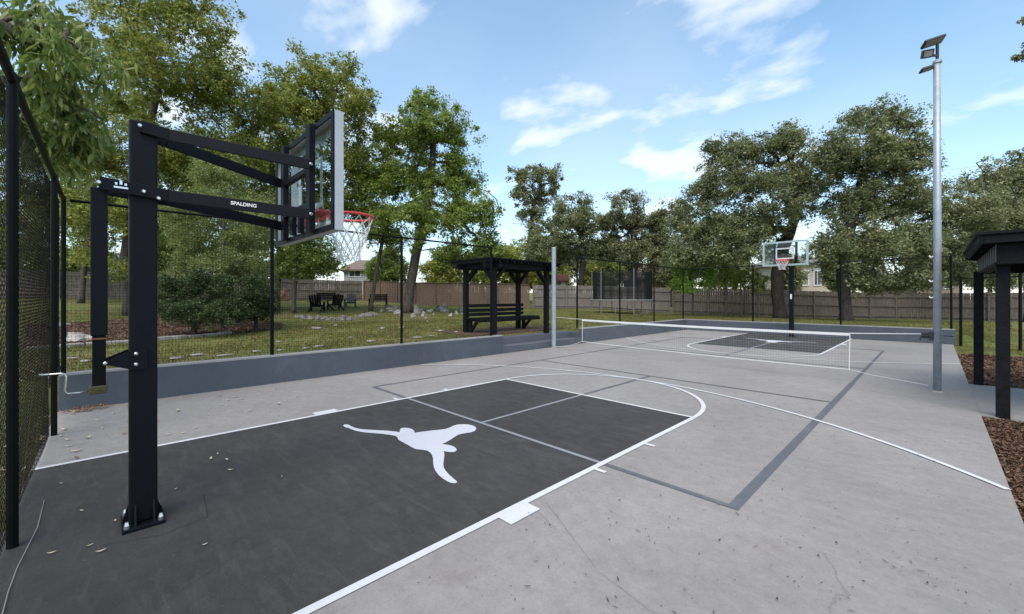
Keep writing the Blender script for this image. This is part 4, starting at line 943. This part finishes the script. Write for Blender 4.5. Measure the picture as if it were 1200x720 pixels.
KL, KC, KG = 2.1, 0.92, 1.3      # overall foliage fullness
def tree(name, label, base, trunk, lobes, nleaf, size, lm, bark='bark', r0=0.25, cl=None, seed=0, group=None, per=55, spread=1.0, cat='tree', gap=0.35, up=0.35, droop=0.0, shape='kite', aspect=0.55, minr=0.008, flat=0.75):
    """base: ground point; trunk: further trunk points; lobes: world ellipsoids (centre, rx, ry, rz)"""
    if shape == 'kite': nleaf = int(nleaf * KL); cl = (cl or 0.4) * KC; gap = gap * KG; size = size * 0.98; aspect = min(0.8, aspect * 1.35)
    rng = np.random.default_rng(1000 + seed)
    t = thing(name, label, cat, base, group)
    vol = np.array([l[1] * l[2] * l[3] for l in lobes]) ** 0.8; ncl = max(6, int(nleaf / per))
    cen = []; csz = []
    cnt = rng.multinomial(ncl, vol / vol.sum())
    for (c, rx, ry, rz), k in zip(lobes, cnt):
        d = rng.normal(size=(k, 3)); d /= np.linalg.norm(d, axis=1)[:, None] + 1e-9
        rr = rng.uniform(0.12, 1, k) ** 0.45
        q = np.asarray(c) + d * rr[:, None] * np.array([rx, ry, rz]) * (0.8 + 0.5 * rng.random((k, 1)) ** 1.6)
        cen.append(q); csz.append(np.full(k, (rx * ry * rz) ** (1 / 3)))
    cen = np.concatenate(cen); csz = np.concatenate(csz)
    # open up irregular gaps
    fr = 4.0 / np.median(csz); ph = rng.uniform(0, 6.28, 3)
    g = np.sin(cen[:, 0] * fr + ph[0]) * np.sin(cen[:, 1] * fr + ph[1]) + np.sin(cen[:, 2] * fr * 1.2 + ph[2]) * 0.6
    keep = g > np.quantile(g, gap); keep |= rng.random(len(g)) < 0.18
    cen, csz = cen[keep], csz[keep]
    # skeleton: each cluster joins the nearest node nearer the trunk
    TP = [np.asarray(base, float)] + [np.asarray(p, float) for p in trunk]
    nodes = []; par = []
    for i in range(len(TP) - 1):
        for u in np.linspace(0, 1, 5)[(1 if i else 0):]:
            nodes.append(TP[i] + (TP[i + 1] - TP[i]) * u); par.append(len(nodes) - 2)
    par[0] = -1; nt_ = len(nodes)
    first = max(1, int(nt_ * 0.45)); tip = nodes[-1]
    ordr = np.argsort(np.linalg.norm(cen - tip, axis=1))
    sel = ordr if len(ordr) < 260 else np.concatenate([ordr[:60], ordr[60::max(1, len(ordr) // 220)]])
    N = np.zeros((nt_ + 4 * len(sel) + 8, 3)); N[:nt_] = np.array(nodes); nn = nt_
    dtip = np.zeros(len(N)); dtip[:nt_] = np.linalg.norm(N[:nt_] - tip, axis=1) * 0.6
    for j in sel:
        c = cen[j]; dd = np.linalg.norm(N[first:nn] - c, axis=1) + 0.35 * dtip[first:nn]
        k = first + int(np.argmin(dd)); p0 = N[k]; L = np.linalg.norm(c - p0)
        if L < 1e-3: continue
        prev = k; m_ = 3 if L > 0.8 else 2
        for u in np.arange(1, m_ + 1) / m_:
            q = p0 + (c - p0) * u
            if u < 1: q = q + rng.normal(size=3) * L * 0.09 + np.array([0, 0, L * 0.10 * math.sin(math.pi * u)])
            N[nn] = q; par.append(prev); dtip[nn] = dtip[prev] + L / m_; prev = nn; nn += 1
    N = N[:nn]; par = np.array(par)
    load = np.zeros(nn); child = np.bincount(par[par >= 0], minlength=nn); load[child == 0] = 1
    for i in range(nn - 1, 0, -1): load[par[i]] += load[i]
    rad_ = r0 * (load / load[0]) ** 0.48; rad_ = np.maximum(rad_, minr)
    # flare and even taper on the trunk itself
    for i in range(nt_): rad_[i] = max(rad_[i], r0 * (1 - 0.82 * i / nt_)) * (1.35 if i == 0 else 1.12 if i == 1 else 1)
    tm, bm_ = MB(), MB()
    tm.tube([N[i] for i in range(nt_)], [rad_[i] for i in range(nt_)], 10)
    for i in range(nt_, nn):
        p = par[i]; ns = 6 if rad_[i] > 0.05 else 4 if rad_[i] > 0.02 else 3
        tm.tube([N[p], N[i]], [min(rad_[p], rad_[i] * 1.5), rad_[i]], ns, False)
    tm.build('trunk', bark, t, smooth=True, fix=False)
    # leaves
    k = len(cen); n = nleaf; idx = rng.integers(0, k, n)
    d = rng.normal(size=(n, 3)); d /= np.linalg.norm(d, axis=1)[:, None] + 1e-9
    rr = rng.random(n) ** 0.6
    cs = (cl if cl else 0.4) * spread * (0.45 + 1.1 * rng.random(k))
    P = cen[idx] + d * (rr * cs[idx])[:, None] * np.array([1, 1, flat])
    V, F = leaves_mesh(P, size, rng, up, droop, shape, aspect, tri=True)
    np_mesh('crown', V, F, lm, t)
    return t
def lob(L, d, dy=0.85, jit=0.5, seed=0):
    """pixel lobes at depth d -> world ellipsoids spread in depth as well"""
    rn = random.Random(seed); out = []
    wid = (max(l[0] + l[2] for l in L) - min(l[0] - l[2] for l in L)) * d / FPX
    for (px, py, rx, ry) in L:
        dd = d + rn.uniform(-1, 1) * wid * 0.28 * jit
        s = dd / FPX; out.append((at(px, py, dd), rx * s, rx * s * dy, ry * s))
    return out
def tp(px, py, d):
    p = at(px, py, d); return np.array([p[0], p[1], float(terr(p[0], p[1])) - 0.05])

tree('elm_tree', 'very tall airy elm rising above the near hoop pole', tp(150, 352, 19), [at(146, 300, 19), at(158, 230, 19), at(175, 150, 19), at(190, 80, 19)],
     lob([(205, 55, 85, 70), (130, 85, 65, 75), (255, 125, 60, 55), (262, 62, 30, 40), (150, 170, 75, 55), (90, 215, 55, 55), (230, 200, 60, 40), (305, 125, 28, 38), (170, -25, 75, 50), (110, 260, 45, 28), (60, 130, 40, 60), (165, 240, 40, 30), (205, 250, 45, 40), (120, 310, 40, 20), (280, 190, 40, 45)], 19, seed=1), 70000, 0.115, 'leaf_elm', r0=0.17, cl=0.44, seed=1, gap=0.46, per=38)
tree('elm_tree', 'broad elm with heavy limbs behind the glass backboard', tp(322, 352, 23), [at(325, 320, 23), at(335, 260, 23), at(352, 190, 23), at(365, 140, 23)],
     lob([(368, 112, 52, 40), (398, 150, 42, 42), (340, 160, 48, 50), (425, 118, 20, 26), (412, 205, 34, 40), (350, 225, 50, 42), (300, 190, 40, 50), (402, 88, 24, 18), (330, 120, 30, 40), (300, 250, 40, 40)], 23, seed=2), 46000, 0.135, 'leaf_elm', r0=0.22, cl=0.46, seed=2, gap=0.44, per=40)
tree('elm_tree', 'round green elm with a leaning trunk behind the boulders', tp(477, 356, 24), [at(482, 330, 24), at(488, 295, 24), at(498, 260, 24), at(505, 210, 24), at(508, 170, 24)],
     lob([(510, 150, 42, 36), (472, 180, 42, 42), (545, 190, 28, 42), (450, 228, 42, 38), (520, 230, 48, 42), (558, 258, 28, 42), (480, 268, 48, 30), (430, 195, 28, 28), (572, 300, 22, 22), (540, 296, 36, 18), (495, 125, 25, 14)], 24, seed=3), 52000, 0.13, 'leaf_elm_green', r0=0.27, cl=0.46, seed=3, gap=0.40)
tree('elm_tree', 'leafy elm filling the gap left of the near hoop pole', tp(95, 352, 26), [at(98, 320, 26), at(104, 270, 26), at(110, 220, 26)],
     lob([(100, 205, 42, 42), (70, 165, 40, 45), (130, 250, 36, 32), (75, 250, 36, 36), (40, 215, 40, 50), (115, 295, 26, 16), (20, 270, 36, 36)], 26, seed=51), 26000, 0.13, 'leaf_elm', r0=0.15, cl=0.55, seed=51, gap=0.4)
tree('elm_tree', 'olive elm behind the feathery juniper', tp(222, 352, 28), [at(224, 310, 28), at(228, 250, 28), at(232, 200, 28)],
     lob([(230, 190, 42, 38), (262, 225, 42, 36), (200, 235, 36, 40), (290, 180, 34, 34), (230, 285, 46, 30), (290, 270, 34, 30), (185, 290, 28, 24)], 28, seed=52), 28000, 0.135, 'leaf_elm_green', r0=0.16, cl=0.58, seed=52, gap=0.36)
tree('slim_tree', 'slender twin stemmed tree leaning over the garden bench', tp(434, 352, 25), [at(440, 325, 25), at(446, 295, 25), at(450, 270, 25)],
     lob([(440, 262, 24, 22), (420, 240, 28, 18), (458, 285, 22, 20)], 25, seed=4), 6500, 0.12, 'leaf_elm_green', r0=0.11, cl=0.4, seed=4)
tree('juniper_tree', 'grey green feathery juniper behind the near hoop arms', tp(262, 372, 13.5), [at(260, 340, 13.5), at(262, 290, 13.5), at(262, 240, 13.5)],
     lob([(252, 238, 30, 40), (222, 276, 28, 44), (284, 286, 30, 44), (270, 208, 20, 26), (212, 322, 22, 34), (304, 330, 22, 30), (308, 256, 22, 26), (240, 200, 14, 20), (205, 250, 16, 22), (255, 320, 30, 26)], 13.5, seed=5), 52000, 0.06, 'leaf_juniper', r0=0.06, cl=0.30, seed=5, gap=0.30, aspect=0.30, up=0.15)
tree('dark_shrub', 'dense dark green shrub rooted in the mulch bed', tp(228, 385, 11.8), [at(228, 372, 11.8), at(230, 355, 11.8)],
     lob([(208, 340, 20, 30), (238, 352, 24, 22), (262, 346, 16, 24), (222, 368, 34, 15), (256, 370, 24, 13), (200, 362, 14, 18), (236, 326, 12, 16), (280, 366, 14, 12)], 11.8, seed=6), 26000, 0.055, 'leaf_shrub', 'bark_dark', r0=0.05, cl=0.20, seed=6, gap=0.45, cat='shrub', aspect=0.4)
tree('dark_shrub', 'small dark shrub at the right end of the mulch bed', tp(300, 378, 13), [at(300, 368, 13), at(300, 352, 13)],
     lob([(300, 345, 20, 22), (292, 362, 20, 14), (312, 358, 14, 16)], 13, seed=7), 13000, 0.055, 'leaf_shrub', 'bark_dark', r0=0.05, cl=0.17, seed=7, gap=0.2, cat='shrub', aspect=0.4)
tree('young_tree', 'low bushy green tree in front of the reddish fence', tp(344, 355, 22), [at(345, 340, 22), at(348, 318, 22), at(352, 295, 22)],
     lob([(358, 295, 40, 30), (345, 272, 28, 22), (380, 308, 24, 20), (332, 310, 18, 18)], 22, seed=8), 18000, 0.10, 'leaf_elm_green', r0=0.10, cl=0.36, seed=8, gap=0.25)
tree('oak_tree', 'slim sparse oak standing apart above the bench pergola', tp(612, 352, 37), [at(618, 310, 37), at(622, 270, 37), at(626, 235, 37)],
     lob([(626, 210, 26, 17), (642, 228, 18, 16), (611, 232, 15, 22), (650, 205, 12, 10), (624, 254, 18, 12), (604, 210, 10, 14)], 37, seed=9), 9000, 0.16, 'leaf_oak', 'bark_dark', r0=0.20, cl=0.5, seed=9, gap=0.45)
tree('oak_tree', 'wide low oak behind the grey fence left of the trampoline', tp(676, 356, 34.5), [at(680, 335, 34.5), at(684, 305, 34.5), at(680, 275, 34.5)],
     lob([(672, 244, 30, 17), (660, 270, 38, 20), (692, 262, 30, 18), (640, 288, 28, 16), (704, 292, 36, 16), (655, 300, 36, 14), (625, 282, 16, 18)], 34.5, seed=10), 24000, 0.15, 'leaf_oak', 'bark_dark', r0=0.25, cl=0.55, seed=10, gap=0.35)
tree('oak_tree', 'crooked oak directly behind the trampoline', tp(742, 360, 33), [at(740, 335, 33), at(745, 305, 33), at(742, 270, 33)],
     lob([(735, 243, 24, 20), (756, 268, 30, 22), (722, 268, 24, 24), (776, 262, 22, 22), (784, 288, 22, 18), (742, 296, 36, 16), (800, 255, 18, 22), (765, 305, 25, 14)], 33, seed=11), 24000, 0.14, 'leaf_oak_pale', 'bark_dark', r0=0.28, cl=0.5, seed=11, gap=0.38)
tree('oak_tree', 'massive spreading live oak behind the far basketball hoop', tp(915, 371, 24), [at(911, 345, 24), at(911, 320, 24), at(918, 290, 24), at(932, 255, 24), at(938, 220, 24)],
     lob([(845, 215, 33, 42), (820, 258, 36, 36), (870, 188, 28, 30), (915, 185, 32, 36), (895, 240, 42, 36), (850, 285, 46, 26), (925, 155, 20, 18), (885, 285, 38, 22), (942, 215, 24, 36), (812, 298, 32, 22), (840, 172, 14, 14)], 24, seed=12), 56000, 0.115, 'leaf_oak', 'bark_dark', r0=0.32, cl=0.45, seed=12, gap=0.42)
tree('oak_tree', 'tall live oak with dense crown left of the lamp post', tp(992, 380, 21), [at(990, 352, 21), at(987, 325, 21), at(990, 290, 21), at(1002, 245, 21), at(1012, 205, 21)],
     lob([(1010, 172, 42, 42), (1045, 162, 36, 32), (990, 222, 38, 45), (1040, 225, 46, 46), (1068, 195, 24, 45), (1002, 282, 46, 36), (1050, 288, 46, 36), (975, 182, 22, 28), (1080, 268, 26, 45), (1062, 325, 36, 18), (1022, 132, 24, 14), (1025, 330, 28, 14), (972, 300, 22, 22)], 21, seed=13), 66000, 0.105, 'leaf_oak', 'bark_dark', r0=0.26, cl=0.42, seed=13, gap=0.40)
tree('oak_tree', 'broad live oak crown behind the black shelter roof', tp(1212, 378, 22), [at(1210, 340, 22), at(1200, 295, 22), at(1185, 250, 22)],
     lob([(1130, 245, 38, 36), (1170, 222, 36, 36), (1196, 194, 22, 24), (1150, 288, 46, 36), (1190, 270, 36, 45), (1110, 292, 28, 30), (1215, 232, 30, 45), (1100, 322, 26, 16), (1180, 325, 28, 16), (1225, 290, 40, 40), (1140, 325, 26, 12)], 22, seed=14), 52000, 0.105, 'leaf_oak_pale', 'bark_dark', r0=0.32, cl=0.42, seed=14, gap=0.25)
tree('sapling', 'bright green sapling between the trampoline and the far hoop', tp(812, 362, 25.5), [at(812, 345, 25.5), at(810, 320, 25.5), at(812, 295, 25.5)],
     lob([(803, 312, 15, 24), (815, 282, 13, 14), (828, 325, 16, 16), (800, 335, 12, 10)], 25.5, seed=15), 8500, 0.10, 'leaf_bright', r0=0.05, cl=0.3, seed=15, gap=0.3)
for k, (px, h_, lab) in enumerate([(850, 322, 'thin sapling before the far fence, next to the black fence corner'), (868, 325, 'thin sapling before the far fence, middle of three'), (888, 328, 'thin sapling before the far fence, beside the big oak trunk')]):
    tree('sapling', lab, tp(px, 366, 25), [at(px + 1, 350, 25), at(px - 1, h_, 25)],
         lob([(px, h_ - 2, 11, 9), (px + 5, h_ + 8, 8, 7), (px - 6, h_ + 10, 7, 6)], 25, seed=16 + k), 1800, 0.09, 'leaf_yellow', r0=0.045, cl=0.25, seed=16 + k, group='saplings before the far fence')
tree('overhang_tree', 'leafy branch tips hanging into the sky above the shelter', (13.2, 9.5, -0.05), [(13.0, 9.4, 2.5), (12.4, 9.1, 5.0), (11.8, 8.8, 7.0)],
     lob([(1262, 40, 46, 45), (1196, 66, 16, 22), (1200, 22, 10, 6), (1310, 90, 60, 60)], 9.0, seed=20), 7000, 0.07, 'leaf_oak', 'bark_dark', r0=0.16, cl=0.24, seed=20, gap=0.4)
tree('broadleaf_tree', 'large leaved tree with yellowing leaves hanging over the chain link fence', (-3.6, -7.6, 0.2), [(-3.6, -7.3, 1.6), (-3.55, -6.8, 3.2), (-3.5, -6.0, 4.4)],
     lob([(40, 70, 42, 50), (92, 112, 36, 26), (62, 170, 34, 42), (75, 212, 22, 20), (15, 25, 40, 28), (105, 162, 18, 16), (60, 30, 40, 26), (140, 82, 22, 13), (165, 70, 12, 9), (20, 120, 30, 40), (100, 60, 30, 20)], 5.4, seed=21, jit=0.9), 3300, 0.145, 'leaf_large', r0=0.12, cl=0.26, seed=21, gap=0.58, per=22, shape='long', droop=0.6, aspect=0.26, up=0.2, minr=0.005)
BG = [(20, 250, 80, 34, 'leaf_elm', 'dark leafy tree seen through the chain link fence'), (95, 268, 60, 42, 'leaf_elm_green', 'green tree far behind the left picket fence'), (195, 262, 60, 40, 'leaf_elm_green', 'bushy tree far behind the juniper'),
      (285, 262, 55, 42, 'leaf_elm', 'olive tree far behind the juniper and elms'), (455, 288, 40, 46, 'leaf_elm_green', 'green tree beside the white walled house'), (520, 292, 45, 44, 'leaf_yellow', 'yellow green tree behind the reddish fence'), (588, 285, 40, 42, 'leaf_yellow', 'yellow green tree above the bench pergola roof'),
      (640, 300, 40, 46, 'leaf_yellow', 'pale yellow green bush over the grey fence'), (705, 300, 40, 45, 'leaf_elm', 'olive bush behind the trampoline fence'), (790, 296, 40, 42, 'leaf_oak_pale', 'grey green tree behind the tan house corner'), (850, 285, 45, 40, 'leaf_oak', 'dark tree behind the spreading oak'),
      (1000, 290, 55, 52, 'leaf_oak', 'distant tree behind the beige house'), (1085, 292, 50, 50, 'leaf_oak', 'distant dark tree behind the brown house'), (1160, 285, 60, 40, 'leaf_oak_pale', 'distant grey green tree behind the shelter'), (345, 285, 45, 40, 'leaf_elm', 'olive tree behind the reddish fence corner'), (448, 296, 26, 45, 'leaf_elm_green', 'small green tree at the right end of the white walled house'), (985, 300, 26, 38, 'leaf_oak', 'small dark tree at the end of the beige house'), (612, 276, 44, 47, 'leaf_yellow', 'yellow green tree far behind the slim sparse oak'), (665, 268, 56, 50, 'leaf_oak_pale', 'grey green tree far behind the wide low oak'), (722, 272, 54, 52, 'leaf_oak', 'dull green tree far behind the trampoline'), (772, 266, 50, 48, 'leaf_oak_pale', 'grey green tree far behind the crooked oak'), (565, 284, 40, 48, 'leaf_elm_green', 'green tree far behind the bench pergola'), (925, 300, 22, 36, 'leaf_oak_pale', 'small grey green tree in front of the beige house')]
for k, (px, top, wd, d, lm, lab) in enumerate(BG):
    hh = 345 - top
    tree('background_tree', lab, tp(px, 350, d), [at(px, 335, d), at(px + 3, top + hh * 0.45, d)],
         lob([(px, top + hh * 0.30, wd * 0.40, hh * 0.30), (px - wd * 0.35, top + hh * 0.52, wd * 0.32, hh * 0.30), (px + wd * 0.35, top + hh * 0.50, wd * 0.32, hh * 0.30), (px, top + hh * 0.65, wd * 0.45, hh * 0.28)], d, seed=30 + k), 9500, 0.20, lm, 'bark_dark', r0=0.16, cl=0.6, seed=30 + k, gap=0.2, group='trees beyond the garden fences')

# ================================================================== GRASS, CHIPS, FALLEN LEAVES
def blades(name, pts, h, label=None):
    n = len(pts); rng = RNG
    a = rng.uniform(0, 6.28, n); hh = h * rng.uniform(0.5, 1.4, n); w_ = 0.006 + 0.006 * rng.random(n)
    ln = rng.normal(0, 0.5, (n, 2)) * hh[:, None]
    d = np.stack([np.cos(a) * w_, np.sin(a) * w_, 0 * a], 1)
    v0 = pts - d; v1 = pts + d; v2 = pts + np.concatenate([ln, hh[:, None]], 1)
    return tag(np_mesh(name, np.stack([v0, v1, v2], 1).reshape(-1, 3), np.arange(3 * n).reshape(n, 3), 'blade'), label or 'short patchy dry green lawn grass', 'grass', kind='stuff')
def scatter(n, x0, x1, y0, y1, ok=None, dens=None):
    X = RNG.uniform(x0, x1, n); Y = RNG.uniform(y0, y1, n)
    k = np.ones(n, bool) if ok is None else ok(X, Y)
    cl = np.sin(X * 1.9 + np.sin(Y * 1.3)) * np.sin(Y * 1.7 + 1) + 0.6 * np.sin(X * 5.1) * np.sin(Y * 4.3)
    k &= RNG.random(n) < 0.55 + 0.4 * cl
    X, Y = X[k], Y[k]; return np.stack([X, Y, terr(X, Y)], 1)
nb = lambda X, Y: ~inpoly([tuple(q) for q in BEDL], X, Y)
G = [scatter(150000, -12, -4.83, -9, 22, nb), scatter(110000, -26, -12, -9, 22, nb), scatter(70000, -8, 6.5, 17.52, 29), scatter(30000, 4.6, 9, 14.8, 24)]
blades('lawn_grass', np.concatenate(G), 0.055)
blades('fence_foot_grass', scatter(26000, -6, 4, -7, -3.92), 0.05, 'dry grass and weeds behind the chain link fence')
def chips(name, poly, n, zf, size=0.035, label=''):
    P = np.array(poly); x0, y0 = P.min(0); x1, y1 = P.max(0); X = RNG.uniform(x0, x1, n); Y = RNG.uniform(y0, y1, n); k = inpoly(poly, X, Y); X, Y = X[k], Y[k]; n = len(X)
    Z = zf(X, Y) + RNG.uniform(0.004, 0.03, n); c = np.stack([X, Y, Z], 1)
    t = RNG.normal(size=(n, 3)) * np.array([1, 1, 0.35]); t /= np.linalg.norm(t, axis=1)[:, None]; b = np.cross(t, np.array([0, 0, 1.0])); b += RNG.normal(0, .3, b.shape); b /= np.linalg.norm(b, axis=1)[:, None]
    L = size * RNG.uniform(0.4, 1.6, n)[:, None]; W_ = L * RNG.uniform(0.18, 0.45, n)[:, None]; u = np.cross(t, b) * 0.004
    V = np.stack([c - t * L - b * W_, c + t * L - b * W_, c + t * L + b * W_, c - t * L + b * W_, c - t * L * .8 + u * 2, c + t * L * .8 + u * 2], 1)
    F = (np.arange(n) * 6)[:, None, None] + np.array([[0, 1, 5, 4], [1, 2, 5, 5], [2, 3, 4, 5], [3, 0, 4, 4]])[None]
    F = F.reshape(-1, 4); q = F[(F[:, 2] != F[:, 3])]
    return tag(np_mesh(name, V.reshape(-1, 3), q, 'chip'), label, 'mulch', kind='stuff')
chips('mulch_chips', [(XR + .01, 0.6), (XR + .01, 5.15), (6.5, 5.3), (6.5, 0.6)], 26000, lambda x, y: -0.035 + 0 * x, 0.02, 'reddish brown bark chips in the bed beside the slab')
chips('mulch_chips', [(XR + .01, 8.2), (8.5, 8.75), (8.5, 15), (XR + .01, 14.3)], 16000, lambda x, y: -0.03 + 0 * x, 0.035, 'reddish brown bark chips behind the shelter')
chips('mulch_chips', [tuple(q) for q in BEDL], 16000, lambda x, y: terr(x, y) + 0.02, 0.03, 'dark brown bark chips under the shrubs')
# fallen leaves and twigs on the court
def leaf_shape(sd, L, W_, curl):
    rn = random.Random(sd); n = 7; V = []; F = []
    for i in range(n):
        u = i / (n - 1); wd = W_ * math.sin(math.pi * min(0.98, max(0.03, u))) ** 0.8; z = curl * (u - 0.5) ** 2 * 4 + rn.uniform(0, 0.003)
        V += [(L * (u - 0.5), -wd / 2, z + curl * 0.5), (L * (u - 0.5), 0.1 * W_ * math.sin(4 * u), z), (L * (u - 0.5), wd / 2, z + curl * 0.4)]
    for i in range(n - 1):
        for k in (0, 1): F.append((i * 3 + k, i * 3 + 3 + k, i * 3 + 4 + k, i * 3 + 1 + k))
    me = bpy.data.meshes.new('fallen_leaf'); me.from_pydata(V, [], F); return me
def lmesh(m, specs):
    out = []
    for k, (L, W_, c) in enumerate(specs):
        me = leaf_shape(k, L, W_, c); me.materials.append(MATS[m]); out.append(me)
    return out
PALE = lmesh('leaf_litter_pale', [(0.07, 0.025, 0.008), (0.055, 0.022, 0.006), (0.085, 0.03, 0.012)]); TAN = lmesh('leaf_litter_tan', [(0.06, 0.028, 0.01), (0.045, 0.02, 0.006)])
DARK = lmesh('leaf_litter_dark', [(0.035, 0.009, 0.003), (0.05, 0.008, 0.004), (0.028, 0.014, 0.004), (0.022, 0.012, 0.003)])
def drop(meshes, p, lab, grp, s=1.0, name='fallen_leaf', z=0.010):
    o = bpy.data.objects.new(name, random.choice(meshes)); COL.objects.link(o); o.location = (p[0], p[1], z); o.rotation_euler = (random.uniform(-.1, .1), random.uniform(-.1, .1), random.uniform(0, 6.28)); o.scale = (s,) * 3
    return tag(o, lab, 'leaf', grp)
random.seed(11)
for q in [(244, 487), (270, 552), (266, 540), (247, 539), (168, 568), (170, 586), (240, 640), (105, 641), (118, 648), (72, 568), (255, 533), (330, 560), (205, 575), (96, 600), (135, 612), (60, 650)]:
    drop(PALE, gnd(*q), 'small pale dry leaf lying on the dark near key', 'pale leaves on the dark key', random.uniform(0.4, 0.75))
for k in range(46):
    x = -4.5 + 2.8 * random.random() ** 1.4; y = -3.8 + 2.6 * random.random() ** 1.7
    if x > -1.9: x = -2.0 - random.random()
    drop(PALE if random.random() < 0.7 else TAN, (x, y), 'dry leaf on the grey floor between the chain link fence and the blue wall', 'dry leaves in the near wall corner', random.uniform(0.6, 1.2))
for k in range(70):
    p = gnd(random.uniform(560, 1150), 560 + 160 * random.random())
    if p[0] < 2.1 or p[0] > 4.4: continue
    drop(DARK, p, 'tiny dark leaf scrap on the pale grey floor right of the near key', 'dark leaf scraps on the pale floor', random.uniform(0.45, 0.9))
for k in range(60):
    a, r = random.random() * 6.28, random.random() ** 0.6
    drop(TAN, (-4.45 + 0.16 * r * math.cos(a), -3.62 + 0.28 * r * math.sin(a)), 'brown leaf in the heap where fence and wall meet', 'heaped leaves at the wall corner', random.uniform(0.7, 1.3), z=0.02 + 0.05 * (1 - r) * random.random())
for k in range(26):
    drop(TAN, (-4.1 + random.uniform(-.35, .45), NY + random.uniform(-0.2, 0.9)), 'brown leaf at the foot of the net post', 'leaves by the net post', random.uniform(0.6, 1.0))
# finer scraps nobody would count
n = 1500; X = np.concatenate([RNG.uniform(1.95, 4.5, 800), RNG.uniform(-4.5, 4.4, 300)]); Y = np.concatenate([RNG.uniform(-2.5, 4.5, 800), RNG.uniform(-3.5, 17, 300)])
P = np.stack([X, Y, 0.011 + 0 * X], 1); V, F = leaves_mesh(P, 0.014, RNG, up=2.0, aspect=0.35); V[:, 2] = np.maximum(V[:, 2], 0.0095)
tag(np_mesh('court_debris', V, F, 'leaf_litter_dark'), 'fine dark leaf crumbs scattered over the court floor', 'debris', kind='stuff')
V, F = leaves_mesh(scatter(2600, -6, 4, -6.5, -3.9) + np.array([0, 0, 0.03]), 0.07, RNG, up=1.2, aspect=0.4)
tag(np_mesh('leaf_litter', V, F, 'leaf_litter_pale'), 'pale dead leaves lying behind the chain link fence', 'leaves', kind='stuff')
V, F = leaves_mesh(scatter(5200, -24, -4.9, -5, 20) + np.array([0, 0, 0.03]), 0.06, RNG, up=1.2, aspect=0.4)
tag(np_mesh('leaf_litter', V, F, 'leaf_litter_tan'), 'brown dead leaves strewn over the lawn', 'leaves', kind='stuff')
# white cable along the slab edge
cp = [gnd(*q) for q in [(52, 588), (44, 620), (30, 648), (20, 668), (10, 695), (2, 725)]]
tag(MB().tube([(p[0], p[1], 0.012) for p in cp], 0.0022, 6).build('cable', 'cable_white', smooth=True), 'thin white cable lying along the slab edge at the chain link fence', 'cable')
